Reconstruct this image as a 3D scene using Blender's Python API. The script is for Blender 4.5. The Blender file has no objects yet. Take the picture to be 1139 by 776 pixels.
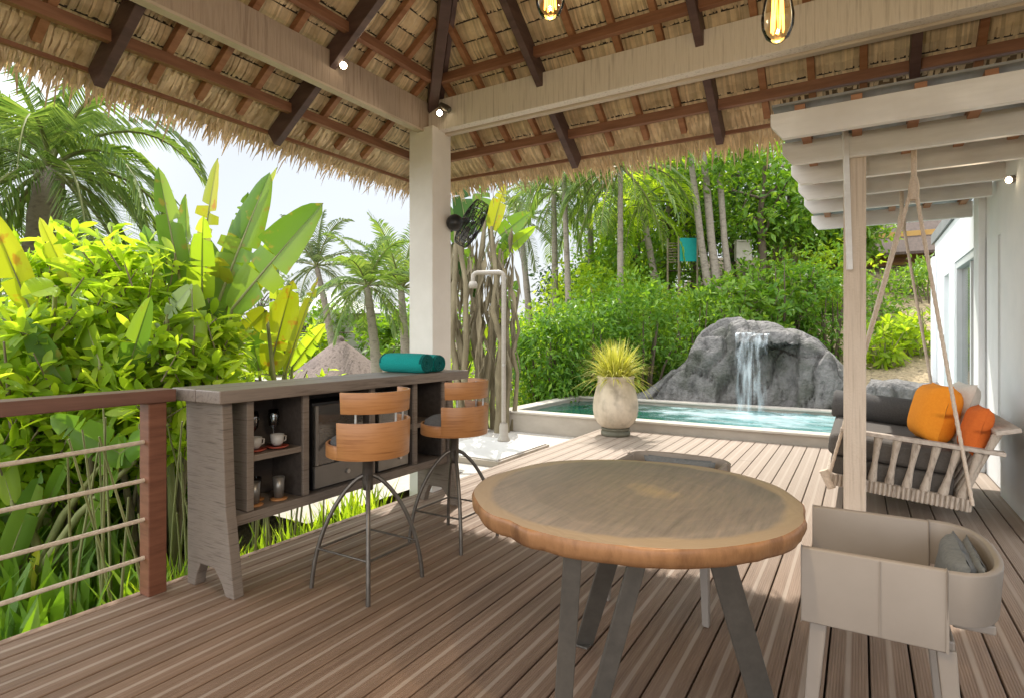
import bpy, bmesh, math, random
from mathutils import Vector, Matrix, noise as mnoise
R = math.radians
rnd = random.Random(7)
scene = bpy.context.scene
col = scene.collection

# ------------------------------------------------------------------ camera frame
YAW = R(31.0); FPX = 645.0; CAMH = 1.32
VX, VY = math.cos(YAW), math.sin(YAW); RX, RY = math.sin(YAW), -math.cos(YAW)
def at(px, py, dep):
    """a point of the place seen at photo pixel (px, py), dep metres away"""
    a = (px - 569.5) / FPX; b = (374.5 - py) / FPX
    return Vector((dep * (VX + a * RX), dep * (VY + a * RY), CAMH + dep * b))

# ------------------------------------------------------------------ mesh builder
class MB:
    def __init__(s): s.v = []; s.f = []; s.sm = []
    def add(s, verts, faces, smooth=False):
        n = len(s.v); s.v.extend([tuple(p) for p in verts])
        for f in faces: s.f.append(tuple(i + n for i in f)); s.sm.append(smooth)
        return s
    def box(s, x0, x1, y0, y1, z0, z1, rot=None, org=None):
        if x0 > x1: x0, x1 = x1, x0
        if y0 > y1: y0, y1 = y1, y0
        if z0 > z1: z0, z1 = z1, z0
        p = [Vector((x, y, z)) for z in (z0, z1) for y in (y0, y1) for x in (x0, x1)]
        if rot is not None:
            o = Vector(org) if org is not None else Vector(((x0+x1)/2, (y0+y1)/2, (z0+z1)/2))
            p = [rot @ (q - o) + o for q in p]
        return s.add(p, [(0,2,3,1),(4,5,7,6),(0,1,5,4),(2,6,7,3),(0,4,6,2),(1,3,7,5)])
    def bar(s, a, b, w, h, up=(0,0,1), w2=None, h2=None):
        """rectangular bar from a to b, w across, h along up"""
        a = Vector(a); b = Vector(b); d = (b-a).normalized(); u = Vector(up)
        if abs(d.dot(u.normalized())) > .98: u = Vector((1,0,0))
        sd = d.cross(u).normalized(); u = sd.cross(d).normalized()
        w2 = w if w2 is None else w2; h2 = h if h2 is None else h2
        p = []
        for q, ww, hh in ((a, w, h), (b, w2, h2)):
            for i, j in ((-1,-1),(1,-1),(1,1),(-1,1)): p.append(q + sd*(i*ww/2) + u*(j*hh/2))
        return s.add(p, [(3,2,1,0),(4,5,6,7),(0,1,5,4),(1,2,6,5),(2,3,7,6),(3,0,4,7)])
    def tube(s, pts, rad, n=8, caps=True, smooth=True):
        pts = [Vector(p) for p in pts]; m = len(pts)
        if not isinstance(rad, (list, tuple)): rad = [rad]*m
        prev = None; vs = []
        for i, p in enumerate(pts):
            d = (pts[min(i+1, m-1)] - pts[max(i-1, 0)])
            d = d.normalized() if d.length > 1e-9 else Vector((0,0,1))
            if prev is None:
                prev = Vector((0,0,1)).cross(d)
                if prev.length < .05: prev = Vector((1,0,0)).cross(d)
            prev = (prev - d*prev.dot(d)).normalized(); q = d.cross(prev)
            for k in range(n):
                t = 2*math.pi*k/n
                vs.append(p + (prev*math.cos(t) + q*math.sin(t))*rad[i])
        fs = [(i*n+k, i*n+(k+1)%n, (i+1)*n+(k+1)%n, (i+1)*n+k) for i in range(m-1) for k in range(n)]
        s.add(vs, fs, smooth)
        if caps:
            s.add(vs[:n], [tuple(range(n-1,-1,-1))]); s.add(vs[-n:], [tuple(range(n))])
        return s
    def lathe(s, prof, n=28, c=(0,0,0), smooth=True, wob=0):
        vs = []
        for (r, z) in prof:
            for k in range(n):
                t = 2*math.pi*k/n
                rr = r*(1+wob*mnoise.noise(Vector((math.cos(t)*2, math.sin(t)*2, z*3))))
                vs.append((c[0]+rr*math.cos(t), c[1]+rr*math.sin(t), c[2]+z))
        m = len(prof)
        s.add(vs, [(i*n+k, i*n+(k+1)%n, (i+1)*n+(k+1)%n, (i+1)*n+k) for i in range(m-1) for k in range(n)], smooth)
        return s
    def prism(s, poly, z0, z1, smooth=False):
        n = len(poly)
        vs = [(x, y, z0) for x, y in poly] + [(x, y, z1) for x, y in poly]
        return s.add(vs, [tuple(range(n-1,-1,-1)), tuple(range(n, 2*n))] + [(i, (i+1)%n, n+(i+1)%n, n+i) for i in range(n)], smooth)
    def sphere(s, c, r, n=12, m=8, sc=(1,1,1), rot=None):
        vs = []
        for i in range(m+1):
            a = math.pi*i/m
            for k in range(n):
                t = 2*math.pi*k/n
                p = Vector((r*sc[0]*math.sin(a)*math.cos(t), r*sc[1]*math.sin(a)*math.sin(t), r*sc[2]*math.cos(a)))
                if rot is not None: p = rot @ p
                vs.append(Vector(c)+p)
        return s.add(vs, [(i*n+k, (i+1)*n+k, (i+1)*n+(k+1)%n, i*n+(k+1)%n) for i in range(m) for k in range(n)], True)
    def shift(s, d):
        s.v = [(p[0]-d[0], p[1]-d[1], p[2]-d[2]) for p in s.v]; return s
    def build(s, name, mat, parent=None, bevel=0, seg=2, kind=None, loc=None, clean=False):
        me = bpy.data.meshes.new(name); me.from_pydata(s.v, [], s.f)
        me.polygons.foreach_set('use_smooth', s.sm)
        if clean:
            bm = bmesh.new(); bm.from_mesh(me); bmesh.ops.remove_doubles(bm, verts=bm.verts, dist=1e-4)
            bmesh.ops.recalc_face_normals(bm, faces=bm.faces); bm.to_mesh(me); bm.free()
        me.update()
        if mat: me.materials.append(mat)
        o = bpy.data.objects.new(name, me); col.objects.link(o)
        if parent: o.parent = parent
        if loc is not None: o.location = loc
        if bevel:
            b = o.modifiers.new('Bevel', 'BEVEL'); b.width = bevel; b.segments = seg; b.limit_method = 'ANGLE'; b.angle_limit = R(35)
        if kind: o['kind'] = kind
        return o
def tag(o, label, cat, group=None):
    o['label'] = label; o['category'] = cat
    if group: o['group'] = group
    return o
def thing(name, label, cat, loc=(0,0,0), rz=0, group=None):
    o = bpy.data.objects.new(name, None); col.objects.link(o); o.empty_display_size = .1
    o.location = loc; o.rotation_euler = (0,0,rz)
    return tag(o, label, cat, group)
def dup(root, loc, rz, label=None, group=None):
    def rec(src, par):
        c = src.copy(); col.objects.link(c)
        if par: c.parent = par
        for ch in list(src.children): rec(ch, c)
        return c
    c = rec(root, None); c.location = loc; c.rotation_euler = (0,0,rz)
    if label: c['label'] = label
    if group: c['group'] = group
    return c

# ------------------------------------------------------------------ materials
def nodes(name):
    m = bpy.data.materials.new(name); m.use_nodes = True
    nt = m.node_tree; nt.nodes.clear()
    out = nt.nodes.new('ShaderNodeOutputMaterial')
    return m, nt, out
def N(nt, t, **kw):
    n = nt.nodes.new(t)
    for k, v in kw.items():
        if k.startswith('i_'): n.inputs[k[2:].replace('_', ' ')].default_value = v
        elif k.isdigit(): n.inputs[int(k)].default_value = v
        else: setattr(n, k, v)
    return n
def ramp(nt, fac, stops):
    r = nt.nodes.new('ShaderNodeValToRGB'); e = r.color_ramp.elements
    while len(e) < len(stops): e.new(.5)
    for el, (p, c) in zip(e, stops): el.position = p; el.color = (*c, 1)
    nt.links.new(fac, r.inputs[0]); return r.outputs[0]
def math_n(nt, op, a, b=None, c=None):
    n = nt.nodes.new('ShaderNodeMath'); n.operation = op
    for i, v in enumerate((a, b, c)):
        if v is None: continue
        if isinstance(v, (int, float)): n.inputs[i].default_value = v
        else: nt.links.new(v, n.inputs[i])
    return n.outputs[0]
def surf(name, c1, c2=None, rough=.6, scale=(6,6,6), detail=6, bump=.15, metal=0, spec=.4, island=0, c3=None, lo=.3, hi=.7,
         bdist=.01, coat=0, fine=0, patch=0, patch_col=None):
    """noise-varied principled surface; scale is per-axis so that grain can run along an axis"""
    m, nt, out = nodes(name); L = nt.links
    p = N(nt, 'ShaderNodeBsdfPrincipled'); L.new(p.outputs[0], out.inputs[0])
    p.inputs['Roughness'].default_value = rough; p.inputs['Metallic'].default_value = metal
    p.inputs['Specular IOR Level'].default_value = spec
    if coat: p.inputs['Coat Weight'].default_value = coat; p.inputs['Coat Roughness'].default_value = .2
    tc = N(nt, 'ShaderNodeTexCoord'); mp = N(nt, 'ShaderNodeMapping'); L.new(tc.outputs['Object'], mp.inputs[0])
    mp.inputs['Scale'].default_value = scale
    nz = N(nt, 'ShaderNodeTexNoise'); nz.inputs['Scale'].default_value = 1; nz.inputs['Detail'].default_value = detail
    nz.inputs['Roughness'].default_value = .62
    L.new(mp.outputs[0], nz.inputs['Vector'])
    stops = [(lo, c1), (hi, c2 or c1)]
    if c3: stops = [(lo, c1), ((lo+hi)/2, c2), (hi, c3)]
    c = ramp(nt, nz.outputs['Fac'], stops)
    if patch:
        n2 = N(nt, 'ShaderNodeTexNoise'); n2.inputs['Scale'].default_value = patch; n2.inputs['Detail'].default_value = 5
        L.new(tc.outputs['Object'], n2.inputs['Vector'])
        mx = N(nt, 'ShaderNodeMix', data_type='RGBA'); mx.inputs['B'].default_value = (*patch_col, 1)
        f = N(nt, 'ShaderNodeMapRange'); f.inputs[1].default_value = .48; f.inputs[2].default_value = .68; f.inputs[4].default_value = .8
        L.new(n2.outputs['Fac'], f.inputs[0]); L.new(f.outputs[0], mx.inputs['Factor']); L.new(c, mx.inputs['A']); c = mx.outputs['Result']
    if island:
        g = N(nt, 'ShaderNodeNewGeometry'); h = N(nt, 'ShaderNodeHueSaturation')
        mr = N(nt, 'ShaderNodeMapRange'); mr.inputs[3].default_value = 1-island; mr.inputs[4].default_value = 1+island
        L.new(g.outputs['Random Per Island'], mr.inputs[0]); L.new(mr.outputs[0], h.inputs['Value']); L.new(c, h.inputs['Color']); c = h.outputs[0]
    L.new(c, p.inputs['Base Color'])
    if bump:
        b = N(nt, 'ShaderNodeBump'); b.inputs['Strength'].default_value = bump; b.inputs['Distance'].default_value = bdist
        src = nz.outputs['Fac']
        if fine:
            n3 = N(nt, 'ShaderNodeTexNoise'); n3.inputs['Scale'].default_value = fine; n3.inputs['Detail'].default_value = 3
            L.new(tc.outputs['Object'], n3.inputs['Vector']); src = math_n(nt, 'ADD', src, n3.outputs['Fac'])
        L.new(src, b.inputs['Height']); L.new(b.outputs[0], p.inputs['Normal'])
    return m
def leafmat(name, c1, c2, trans=.45, c3=None, tcol=None, rough=.42, spots=None):
    """leaf: glossy face, light shining through; each leaf its own tint"""
    m, nt, out = nodes(name); L = nt.links
    g = N(nt, 'ShaderNodeNewGeometry'); tc = N(nt, 'ShaderNodeTexCoord')
    nz = N(nt, 'ShaderNodeTexNoise'); nz.inputs['Scale'].default_value = 1.3; nz.inputs['Detail'].default_value = 2
    L.new(tc.outputs['Object'], nz.inputs['Vector'])
    f = math_n(nt, 'ADD', math_n(nt, 'MULTIPLY', g.outputs['Random Per Island'], .65), math_n(nt, 'MULTIPLY', nz.outputs['Fac'], .35))
    st = [(.15, c1), (.75, c2)] if c3 is None else [(.12, c1), (.62, c2), (.92, c3)]
    c = ramp(nt, f, st)
    if spots:
        n2 = N(nt, 'ShaderNodeTexNoise'); n2.inputs['Scale'].default_value = 9; n2.inputs['Detail'].default_value = 5
        L.new(tc.outputs['Object'], n2.inputs['Vector'])
        mx = N(nt, 'ShaderNodeMix', data_type='RGBA'); mx.inputs['B'].default_value = (*spots, 1)
        fr = N(nt, 'ShaderNodeMapRange'); fr.inputs[1].default_value = .6; fr.inputs[2].default_value = .68
        L.new(n2.outputs['Fac'], fr.inputs[0]); L.new(fr.outputs[0], mx.inputs['Factor']); L.new(c, mx.inputs['A']); c = mx.outputs['Result']
    p = N(nt, 'ShaderNodeBsdfPrincipled'); p.inputs['Roughness'].default_value = rough; p.inputs['Specular IOR Level'].default_value = .35
    L.new(c, p.inputs['Base Color'])
    t = N(nt, 'ShaderNodeBsdfTranslucent')
    mx = N(nt, 'ShaderNodeMix', data_type='RGBA', blend_type='MULTIPLY'); mx.inputs['Factor'].default_value = 1
    mx.inputs['B'].default_value = (*(tcol or (1.9, 1.75, .55)), 1)
    mx.clamp_result = True
    L.new(c, mx.inputs['A']); L.new(mx.outputs['Result'], t.inputs[0])
    ms = N(nt, 'ShaderNodeMixShader'); ms.inputs[0].default_value = trans
    L.new(p.outputs[0], ms.inputs[1]); L.new(t.outputs[0], ms.inputs[2]); L.new(ms.outputs[0], out.inputs[0])
    return m
def glassmat(name, color=(.9,.95,.95), rough=.02, alpha=.25, ior=1.5):
    m, nt, out = nodes(name); L = nt.links
    gl = N(nt, 'ShaderNodeBsdfGlossy'); gl.inputs['Roughness'].default_value = rough; gl.inputs[0].default_value = (.9,.9,.9,1)
    tr = N(nt, 'ShaderNodeBsdfTransparent'); tr.inputs[0].default_value = (*color, 1)
    fr = N(nt, 'ShaderNodeFresnel'); fr.inputs[0].default_value = ior
    f = math_n(nt, 'ADD', fr.outputs[0], alpha)
    ms = N(nt, 'ShaderNodeMixShader'); L.new(f, ms.inputs[0]); L.new(tr.outputs[0], ms.inputs[1]); L.new(gl.outputs[0], ms.inputs[2])
    L.new(ms.outputs[0], out.inputs[0]); return m
def emit(name, c, s):
    m, nt, out = nodes(name); e = N(nt, 'ShaderNodeEmission'); e.inputs[0].default_value = (*c, 1); e.inputs[1].default_value = s
    nt.links.new(e.outputs[0], out.inputs[0]); return m

def deckmat():
    m, nt, out = nodes('deck_boards'); L = nt.links
    p = N(nt, 'ShaderNodeBsdfPrincipled'); L.new(p.outputs[0], out.inputs[0]); p.inputs['Roughness'].default_value = .62
    p.inputs['Specular IOR Level'].default_value = .35
    tc = N(nt, 'ShaderNodeTexCoord'); sp = N(nt, 'ShaderNodeSeparateXYZ'); L.new(tc.outputs['Object'], sp.inputs[0])
    t = math_n(nt, 'FRACT', math_n(nt, 'DIVIDE', math_n(nt, 'ADD', sp.outputs[1], 10+.035), .145))
    # a smooth pale band runs down the middle of every ribbed board
    d = math_n(nt, 'ABSOLUTE', math_n(nt, 'SUBTRACT', t, .5))
    band = N(nt, 'ShaderNodeMapRange'); band.inputs[1].default_value = .05; band.inputs[2].default_value = .078; band.inputs[3].default_value = 1; band.inputs[4].default_value = 0
    L.new(d, band.inputs[0])
    mp = N(nt, 'ShaderNodeMapping'); mp.inputs['Scale'].default_value = (2.2, 55, 10); L.new(tc.outputs['Object'], mp.inputs[0])
    nz = N(nt, 'ShaderNodeTexNoise'); nz.inputs['Scale'].default_value = 1; nz.inputs['Detail'].default_value = 6; L.new(mp.outputs[0], nz.inputs['Vector'])
    n2 = N(nt, 'ShaderNodeTexNoise'); n2.inputs['Scale'].default_value = 1.1; n2.inputs['Detail'].default_value = 5; L.new(tc.outputs['Object'], n2.inputs['Vector'])
    rib = ramp(nt, nz.outputs['Fac'], [(.25, (.142,.085,.054)), (.75, (.24,.160,.110))])
    flat = ramp(nt, nz.outputs['Fac'], [(.25, (.25,.187,.14)), (.75, (.33,.257,.202))])
    mx = N(nt, 'ShaderNodeMix', data_type='RGBA'); L.new(band.outputs[0], mx.inputs['Factor']); L.new(rib, mx.inputs['A']); L.new(flat, mx.inputs['B'])
    g = N(nt, 'ShaderNodeNewGeometry'); h = N(nt, 'ShaderNodeHueSaturation')
    v = math_n(nt, 'ADD', math_n(nt, 'MULTIPLY', g.outputs['Random Per Island'], .34), math_n(nt, 'MULTIPLY', n2.outputs['Fac'], .5))
    L.new(math_n(nt, 'ADD', v, .58), h.inputs['Value']); L.new(mx.outputs['Result'], h.inputs['Color'])
    # pale weathering where the boards lie in the open, by the pool
    wx = N(nt, 'ShaderNodeMapRange'); wx.inputs[1].default_value = 3.2; wx.inputs[2].default_value = 6.0; wx.inputs[4].default_value = .62
    L.new(math_n(nt, 'ADD', sp.outputs[0], math_n(nt, 'MULTIPLY', n2.outputs['Fac'], 1.2)), wx.inputs[0])
    m2 = N(nt, 'ShaderNodeMix', data_type='RGBA'); m2.inputs['B'].default_value = (.40,.335,.275,1)
    L.new(wx.outputs[0], m2.inputs['Factor']); L.new(h.outputs[0], m2.inputs['A']); L.new(m2.outputs['Result'], p.inputs['Base Color'])
    w = math_n(nt, 'SINE', math_n(nt, 'MULTIPLY', t, 2*math.pi*14))
    inv = math_n(nt, 'SUBTRACT', 1.0, band.outputs[0])
    hgt = math_n(nt, 'ADD', math_n(nt, 'MULTIPLY', w, math_n(nt, 'MULTIPLY', inv, .6)), nz.outputs['Fac'])
    b = N(nt, 'ShaderNodeBump'); b.inputs['Strength'].default_value = .35; b.inputs['Distance'].default_value = .004
    L.new(hgt, b.inputs['Height']); L.new(b.outputs[0], p.inputs['Normal'])
    return m
def slabmat():
    """the table's polished wood slice: growth rings round an off-centre heart"""
    m, nt, out = nodes('wood_slice'); L = nt.links
    p = N(nt, 'ShaderNodeBsdfPrincipled'); L.new(p.outputs[0], out.inputs[0]); p.inputs['Roughness'].default_value = .3
    p.inputs['Coat Weight'].default_value = .12; p.inputs['Coat Roughness'].default_value = .3
    tc = N(nt, 'ShaderNodeTexCoord'); mp = N(nt, 'ShaderNodeMapping'); mp.inputs['Location'].default_value = (-.05, .06, 0); L.new(tc.outputs['Object'], mp.inputs[0])
    n0 = N(nt, 'ShaderNodeTexNoise'); n0.inputs['Scale'].default_value = 3.2; n0.inputs['Detail'].default_value = 4; L.new(mp.outputs[0], n0.inputs['Vector'])
    ad = N(nt, 'ShaderNodeMix', data_type='VECTOR'); ad.inputs['Factor'].default_value = .2
    L.new(mp.outputs[0], ad.inputs['A']); L.new(n0.outputs['Color'], ad.inputs['B'])
    sp = N(nt, 'ShaderNodeSeparateXYZ'); L.new(ad.outputs['Result'], sp.inputs[0])
    sx = math_n(nt, 'SUBTRACT', sp.outputs[0], .1); sy = math_n(nt, 'SUBTRACT', sp.outputs[1], .1)
    r = math_n(nt, 'SQRT', math_n(nt, 'ADD', math_n(nt, 'MULTIPLY', sx, sx), math_n(nt, 'MULTIPLY', sy, sy)))
    cmb = N(nt, 'ShaderNodeCombineXYZ'); L.new(math_n(nt, 'MULTIPLY', r, 30), cmb.inputs[0])
    nr = N(nt, 'ShaderNodeTexNoise'); nr.inputs['Scale'].default_value = 1; nr.inputs['Detail'].default_value = 6; nr.inputs['Roughness'].default_value = .7; L.new(cmb.outputs[0], nr.inputs['Vector'])
    rad = ramp(nt, r, [(.0, (.30,.22,.14)), (.08, (.20,.155,.13)), (.30, (.17,.135,.12)), (.45, (.21,.17,.15))])
    rg = ramp(nt, nr.outputs['Fac'], [(.3, (.84,.83,.82)), (.7, (1.12,1.11,1.08))])
    mx = N(nt, 'ShaderNodeMix', data_type='RGBA', blend_type='MULTIPLY'); mx.inputs['Factor'].default_value = 1; L.new(rad, mx.inputs['A']); L.new(rg, mx.inputs['B'])
    ms_ = N(nt, 'ShaderNodeMapping'); ms_.inputs['Rotation'].default_value = (0,0,R(35)); ms_.inputs['Scale'].default_value = (3, 34, 1); L.new(tc.outputs['Object'], ms_.inputs[0])
    ns = N(nt, 'ShaderNodeTexNoise'); ns.inputs['Scale'].default_value = 1.6; ns.inputs['Detail'].default_value = 10; ns.inputs['Roughness'].default_value = .68; L.new(ms_.outputs[0], ns.inputs['Vector'])
    sk = ramp(nt, ns.outputs['Fac'], [(.32, (.66,.65,.65)), (.5, (1,1,1)), (.70, (1.35,1.28,1.18))])
    mk = N(nt, 'ShaderNodeMix', data_type='RGBA', blend_type='MULTIPLY'); mk.inputs['Factor'].default_value = .8; L.new(mx.outputs['Result'], mk.inputs['A']); L.new(sk, mk.inputs['B'])
    # pale sapwood rim, uneven in width
    so_ = N(nt, 'ShaderNodeSeparateXYZ'); L.new(tc.outputs['Object'], so_.inputs[0])
    r0 = math_n(nt, 'SQRT', math_n(nt, 'ADD', math_n(nt, 'MULTIPLY', so_.outputs[0], so_.outputs[0]), math_n(nt, 'MULTIPLY', so_.outputs[1], so_.outputs[1])))
    r0 = math_n(nt, 'ADD', r0, math_n(nt, 'MULTIPLY', n0.outputs['Fac'], .12))
    rim = N(nt, 'ShaderNodeMapRange'); rim.inputs[1].default_value = .565; rim.inputs[2].default_value = .588; L.new(r0, rim.inputs[0])
    sap = ramp(nt, nr.outputs['Fac'], [(.3, (.235,.165,.108)), (.7, (.34,.255,.175))])
    mr_ = N(nt, 'ShaderNodeMix', data_type='RGBA'); L.new(rim.outputs[0], mr_.inputs['Factor']); L.new(mk.outputs['Result'], mr_.inputs['A']); L.new(sap, mr_.inputs['B'])
    L.new(mr_.outputs['Result'], p.inputs['Base Color'])
    rr = N(nt, 'ShaderNodeMapRange'); rr.inputs[3].default_value = .36; rr.inputs[4].default_value = .52; L.new(n0.outputs['Fac'], rr.inputs[0]); L.new(rr.outputs[0], p.inputs['Roughness'])
    b = N(nt, 'ShaderNodeBump'); b.inputs['Strength'].default_value = .08; b.inputs['Distance'].default_value = .004; L.new(nr.outputs['Fac'], b.inputs['Height']); L.new(b.outputs[0], p.inputs['Normal'])
    return m
def watermat():
    m, nt, out = nodes('pool_water'); L = nt.links
    tc = N(nt, 'ShaderNodeTexCoord')
    p = N(nt, 'ShaderNodeBsdfPrincipled'); p.inputs['Roughness'].default_value = .06; p.inputs['IOR'].default_value = 1.33
    # shallow milky turquoise with foam where the fall churns it, deep green to the left
    sp = N(nt, 'ShaderNodeSeparateXYZ'); L.new(tc.outputs['Object'], sp.inputs[0])
    n1 = N(nt, 'ShaderNodeTexNoise'); n1.inputs['Scale'].default_value = 2.2; n1.inputs['Detail'].default_value = 6; n1.inputs['Roughness'].default_value = .65
    mp = N(nt, 'ShaderNodeMapping'); mp.inputs['Scale'].default_value = (1.2, .8, 1); L.new(tc.outputs['Object'], mp.inputs[0]); L.new(mp.outputs[0], n1.inputs['Vector'])
    yy = math_n(nt, 'ADD', sp.outputs[1], math_n(nt, 'MULTIPLY', n1.outputs['Fac'], 1.0))
    base = ramp(nt, math_n(nt, 'DIVIDE', yy, 5), [(.38, (.095,.26,.25)), (.60, (.025,.115,.09)), (.80, (.012,.065,.045))])
    dx = math_n(nt, 'MULTIPLY', math_n(nt, 'SUBTRACT', sp.outputs[0], 9.8), .75); dy = math_n(nt, 'MULTIPLY', math_n(nt, 'SUBTRACT', sp.outputs[1], 1.5), .46)
    dist = math_n(nt, 'SQRT', math_n(nt, 'ADD', math_n(nt, 'MULTIPLY', dx, dx), math_n(nt, 'MULTIPLY', dy, dy)))
    fo = math_n(nt, 'SUBTRACT', math_n(nt, 'MULTIPLY', n1.outputs['Fac'], 2.1), math_n(nt, 'MULTIPLY', dist, .62))
    fr = N(nt, 'ShaderNodeMapRange'); fr.inputs[1].default_value = .50; fr.inputs[2].default_value = 1.0; L.new(fo, fr.inputs[0])
    mx = N(nt, 'ShaderNodeMix', data_type='RGBA'); L.new(fr.outputs[0], mx.inputs['Factor']); L.new(base, mx.inputs['A']); mx.inputs['B'].default_value = (.46,.60,.62,1)
    L.new(mx.outputs['Result'], p.inputs['Base Color'])
    n2 = N(nt, 'ShaderNodeTexNoise'); n2.inputs['Scale'].default_value = 7; n2.inputs['Detail'].default_value = 4; L.new(tc.outputs['Object'], n2.inputs['Vector'])
    b = N(nt, 'ShaderNodeBump'); b.inputs['Strength'].default_value = .25; b.inputs['Distance'].default_value = .03; L.new(n2.outputs['Fac'], b.inputs['Height']); L.new(b.outputs[0], p.inputs['Normal'])
    L.new(p.outputs[0], out.inputs[0]); return m
def fallmat():
    m, nt, out = nodes('falling_water'); L = nt.links
    tc = N(nt, 'ShaderNodeTexCoord'); mp = N(nt, 'ShaderNodeMapping'); mp.inputs['Scale'].default_value = (14, 14, 1.6); L.new(tc.outputs['Object'], mp.inputs[0])
    n = N(nt, 'ShaderNodeTexNoise'); n.inputs['Scale'].default_value = 1; n.inputs['Detail'].default_value = 5; L.new(mp.outputs[0], n.inputs['Vector'])
    f = N(nt, 'ShaderNodeMapRange'); f.inputs[1].default_value = .42; f.inputs[2].default_value = .72; f.inputs[3].default_value = .02; f.inputs[4].default_value = .5; L.new(n.outputs['Fac'], f.inputs[0])
    tr = N(nt, 'ShaderNodeBsdfTransparent'); p = N(nt, 'ShaderNodeBsdfPrincipled'); p.inputs['Base Color'].default_value = (.72,.80,.84,1); p.inputs['Roughness'].default_value = .15
    ms = N(nt, 'ShaderNodeMixShader'); L.new(f.outputs[0], ms.inputs[0]); L.new(tr.outputs[0], ms.inputs[1]); L.new(p.outputs[0], ms.inputs[2]); L.new(ms.outputs[0], out.inputs[0])
    return m

M = {}
M['deck'] = deckmat()
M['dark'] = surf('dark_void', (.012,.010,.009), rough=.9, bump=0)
M['beam'] = surf('weathered_beam', (.23,.165,.12), (.40,.31,.24), rough=.75, scale=(3,3,40), bump=.35, c3=(.33,.245,.185))
M['beamy'] = surf('weathered_beam_sawn', (.55,.505,.465), (.80,.75,.70), rough=.75, scale=(45,45,2.2), bump=.4, c3=(.70,.65,.60))
M['beamx'] = surf('brown_beam_sawn', (.30,.23,.19), (.48,.39,.325), rough=.72, scale=(45,45,2.2), bump=.4, c3=(.39,.31,.255))
M['pale_edge'] = surf('pale_batten', (.50,.42,.34), (.62,.54,.45), rough=.7, scale=(4,4,30), bump=.15)
M['rafter'] = surf('plum_brown_rafter', (.065,.038,.038), (.135,.082,.075), rough=.5, scale=(2,2,20), bump=.1)
M['common'] = surf('red_brown_timber', (.24,.105,.05), (.42,.215,.115), rough=.6, scale=(3,3,25), bump=.15)
M['purlin'] = surf('red_brown_purlin', (.19,.085,.048), (.32,.16,.095), rough=.6, scale=(3,3,25), bump=.12)
M['straw'] = surf('thatch_straw', (.54,.41,.25), (.80,.66,.46), rough=.85, scale=(9,9,9), bump=.2, island=.24)
M['straw_out'] = surf('weathered_thatch', (.20,.15,.12), (.36,.29,.24), rough=.9, scale=(5,5,5), bump=.4, island=.3)
M['thatch_back'] = surf('thatch_backing', (.10,.062,.03), (.18,.12,.06), rough=.9, scale=(10,10,10), bump=.3)
M['plaster'] = surf('cream_plaster', (.78,.75,.70), (.83,.80,.75), rough=.85, scale=(9,9,9), bump=.10, patch=1.3, patch_col=(.72,.685,.63))
M['white_wall'] = surf('white_wall_paint', (.77,.79,.80), (.83,.84,.84), rough=.8, scale=(5,5,5), bump=.08, patch=.9, patch_col=(.71,.72,.715))
M['white_wood'] = surf('white_painted_timber', (.70,.69,.67), (.81,.80,.78), rough=.6, scale=(3,3,20), bump=.12, patch=1.6, patch_col=(.60,.575,.54))
M['frame'] = surf('pale_window_frame', (.62,.63,.63), (.68,.69,.69), rough=.45, bump=0)
M['red_wood'] = surf('oiled_red_timber', (.115,.040,.020), (.21,.084,.045), rough=.5, scale=(4,4,30), bump=.12)
M['red_rail'] = surf('oiled_red_rail', (.105,.046,.030), (.19,.09,.06), rough=.5, scale=(2,30,30), bump=.12)
M['grey_wood'] = surf('grey_brushed_timber', (.085,.063,.047), (.195,.155,.122), rough=.7, scale=(5,5,120), bump=.3, c3=(.14,.112,.091), bdist=.004)
M['grey_top'] = surf('grey_brushed_worktop', (.105,.080,.062), (.215,.172,.14), rough=.45, scale=(3,40,40), bump=.2, c3=(.16,.13,.108), bdist=.004)
M['grey_in'] = surf('dark_timber_inside', (.035,.026,.021), (.06,.047,.038), rough=.8, scale=(4,30,30), bump=.1)  # dark tone, also carries the painted shade inside the bar compartments
M['rope'] = surf('sisal_rope', (.46,.37,.27), (.66,.56,.43), rough=.9, scale=(60,60,60), bump=.5)
M['rope_pale'] = surf('pale_hanging_rope', (.50,.40,.31), (.66,.55,.44), rough=.9, scale=(70,70,70), bump=.5)
M['oak'] = surf('steam_bent_oak', (.22,.082,.024), (.39,.175,.06), rough=.42, scale=(3,3,75), bump=.08, c3=(.31,.13,.041), coat=.15)
M['iron'] = surf('gunmetal_iron', (.10,.088,.075), (.16,.142,.122), rough=.42, metal=.7, scale=(20,20,20), bump=.05)
M['steel'] = surf('brushed_steel', (.42,.41,.39), (.52,.51,.49), rough=.32, metal=.9, scale=(3,3,60), bump=.04)
M['shower'] = surf('beige_grey_enamel', (.33,.295,.25), (.40,.36,.31), rough=.35, scale=(3,3,20), bump=.03)
M['leg'] = surf('bronze_painted_leg', (.085,.075,.062), (.115,.10,.082), rough=.5, metal=.3, scale=(20,20,20), bump=.04)
M['cushion'] = surf('charcoal_fabric', (.060,.056,.053), (.098,.093,.088), rough=.9, scale=(90,90,90), bump=.25, bdist=.003)
M['cush_seat'] = surf('taupe_grey_canvas', (.080,.070,.061), (.112,.099,.087), rough=.9, scale=(80,80,80), bump=.2, bdist=.003)
M['grey_fab'] = surf('slate_fabric', (.105,.112,.115), (.150,.157,.16), rough=.9, scale=(80,80,80), bump=.25, bdist=.003)
M['teal'] = surf('teal_towelling', (.0,.26,.24), (.01,.34,.31), rough=1, scale=(150,150,150), bump=1, bdist=.01)
M['teal_dark'] = surf('teal_towel_core', (.0,.075,.075), (.0,.12,.115), rough=.95, scale=(120,120,120), bump=.6, bdist=.004)
M['slice'] = slabmat()
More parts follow.
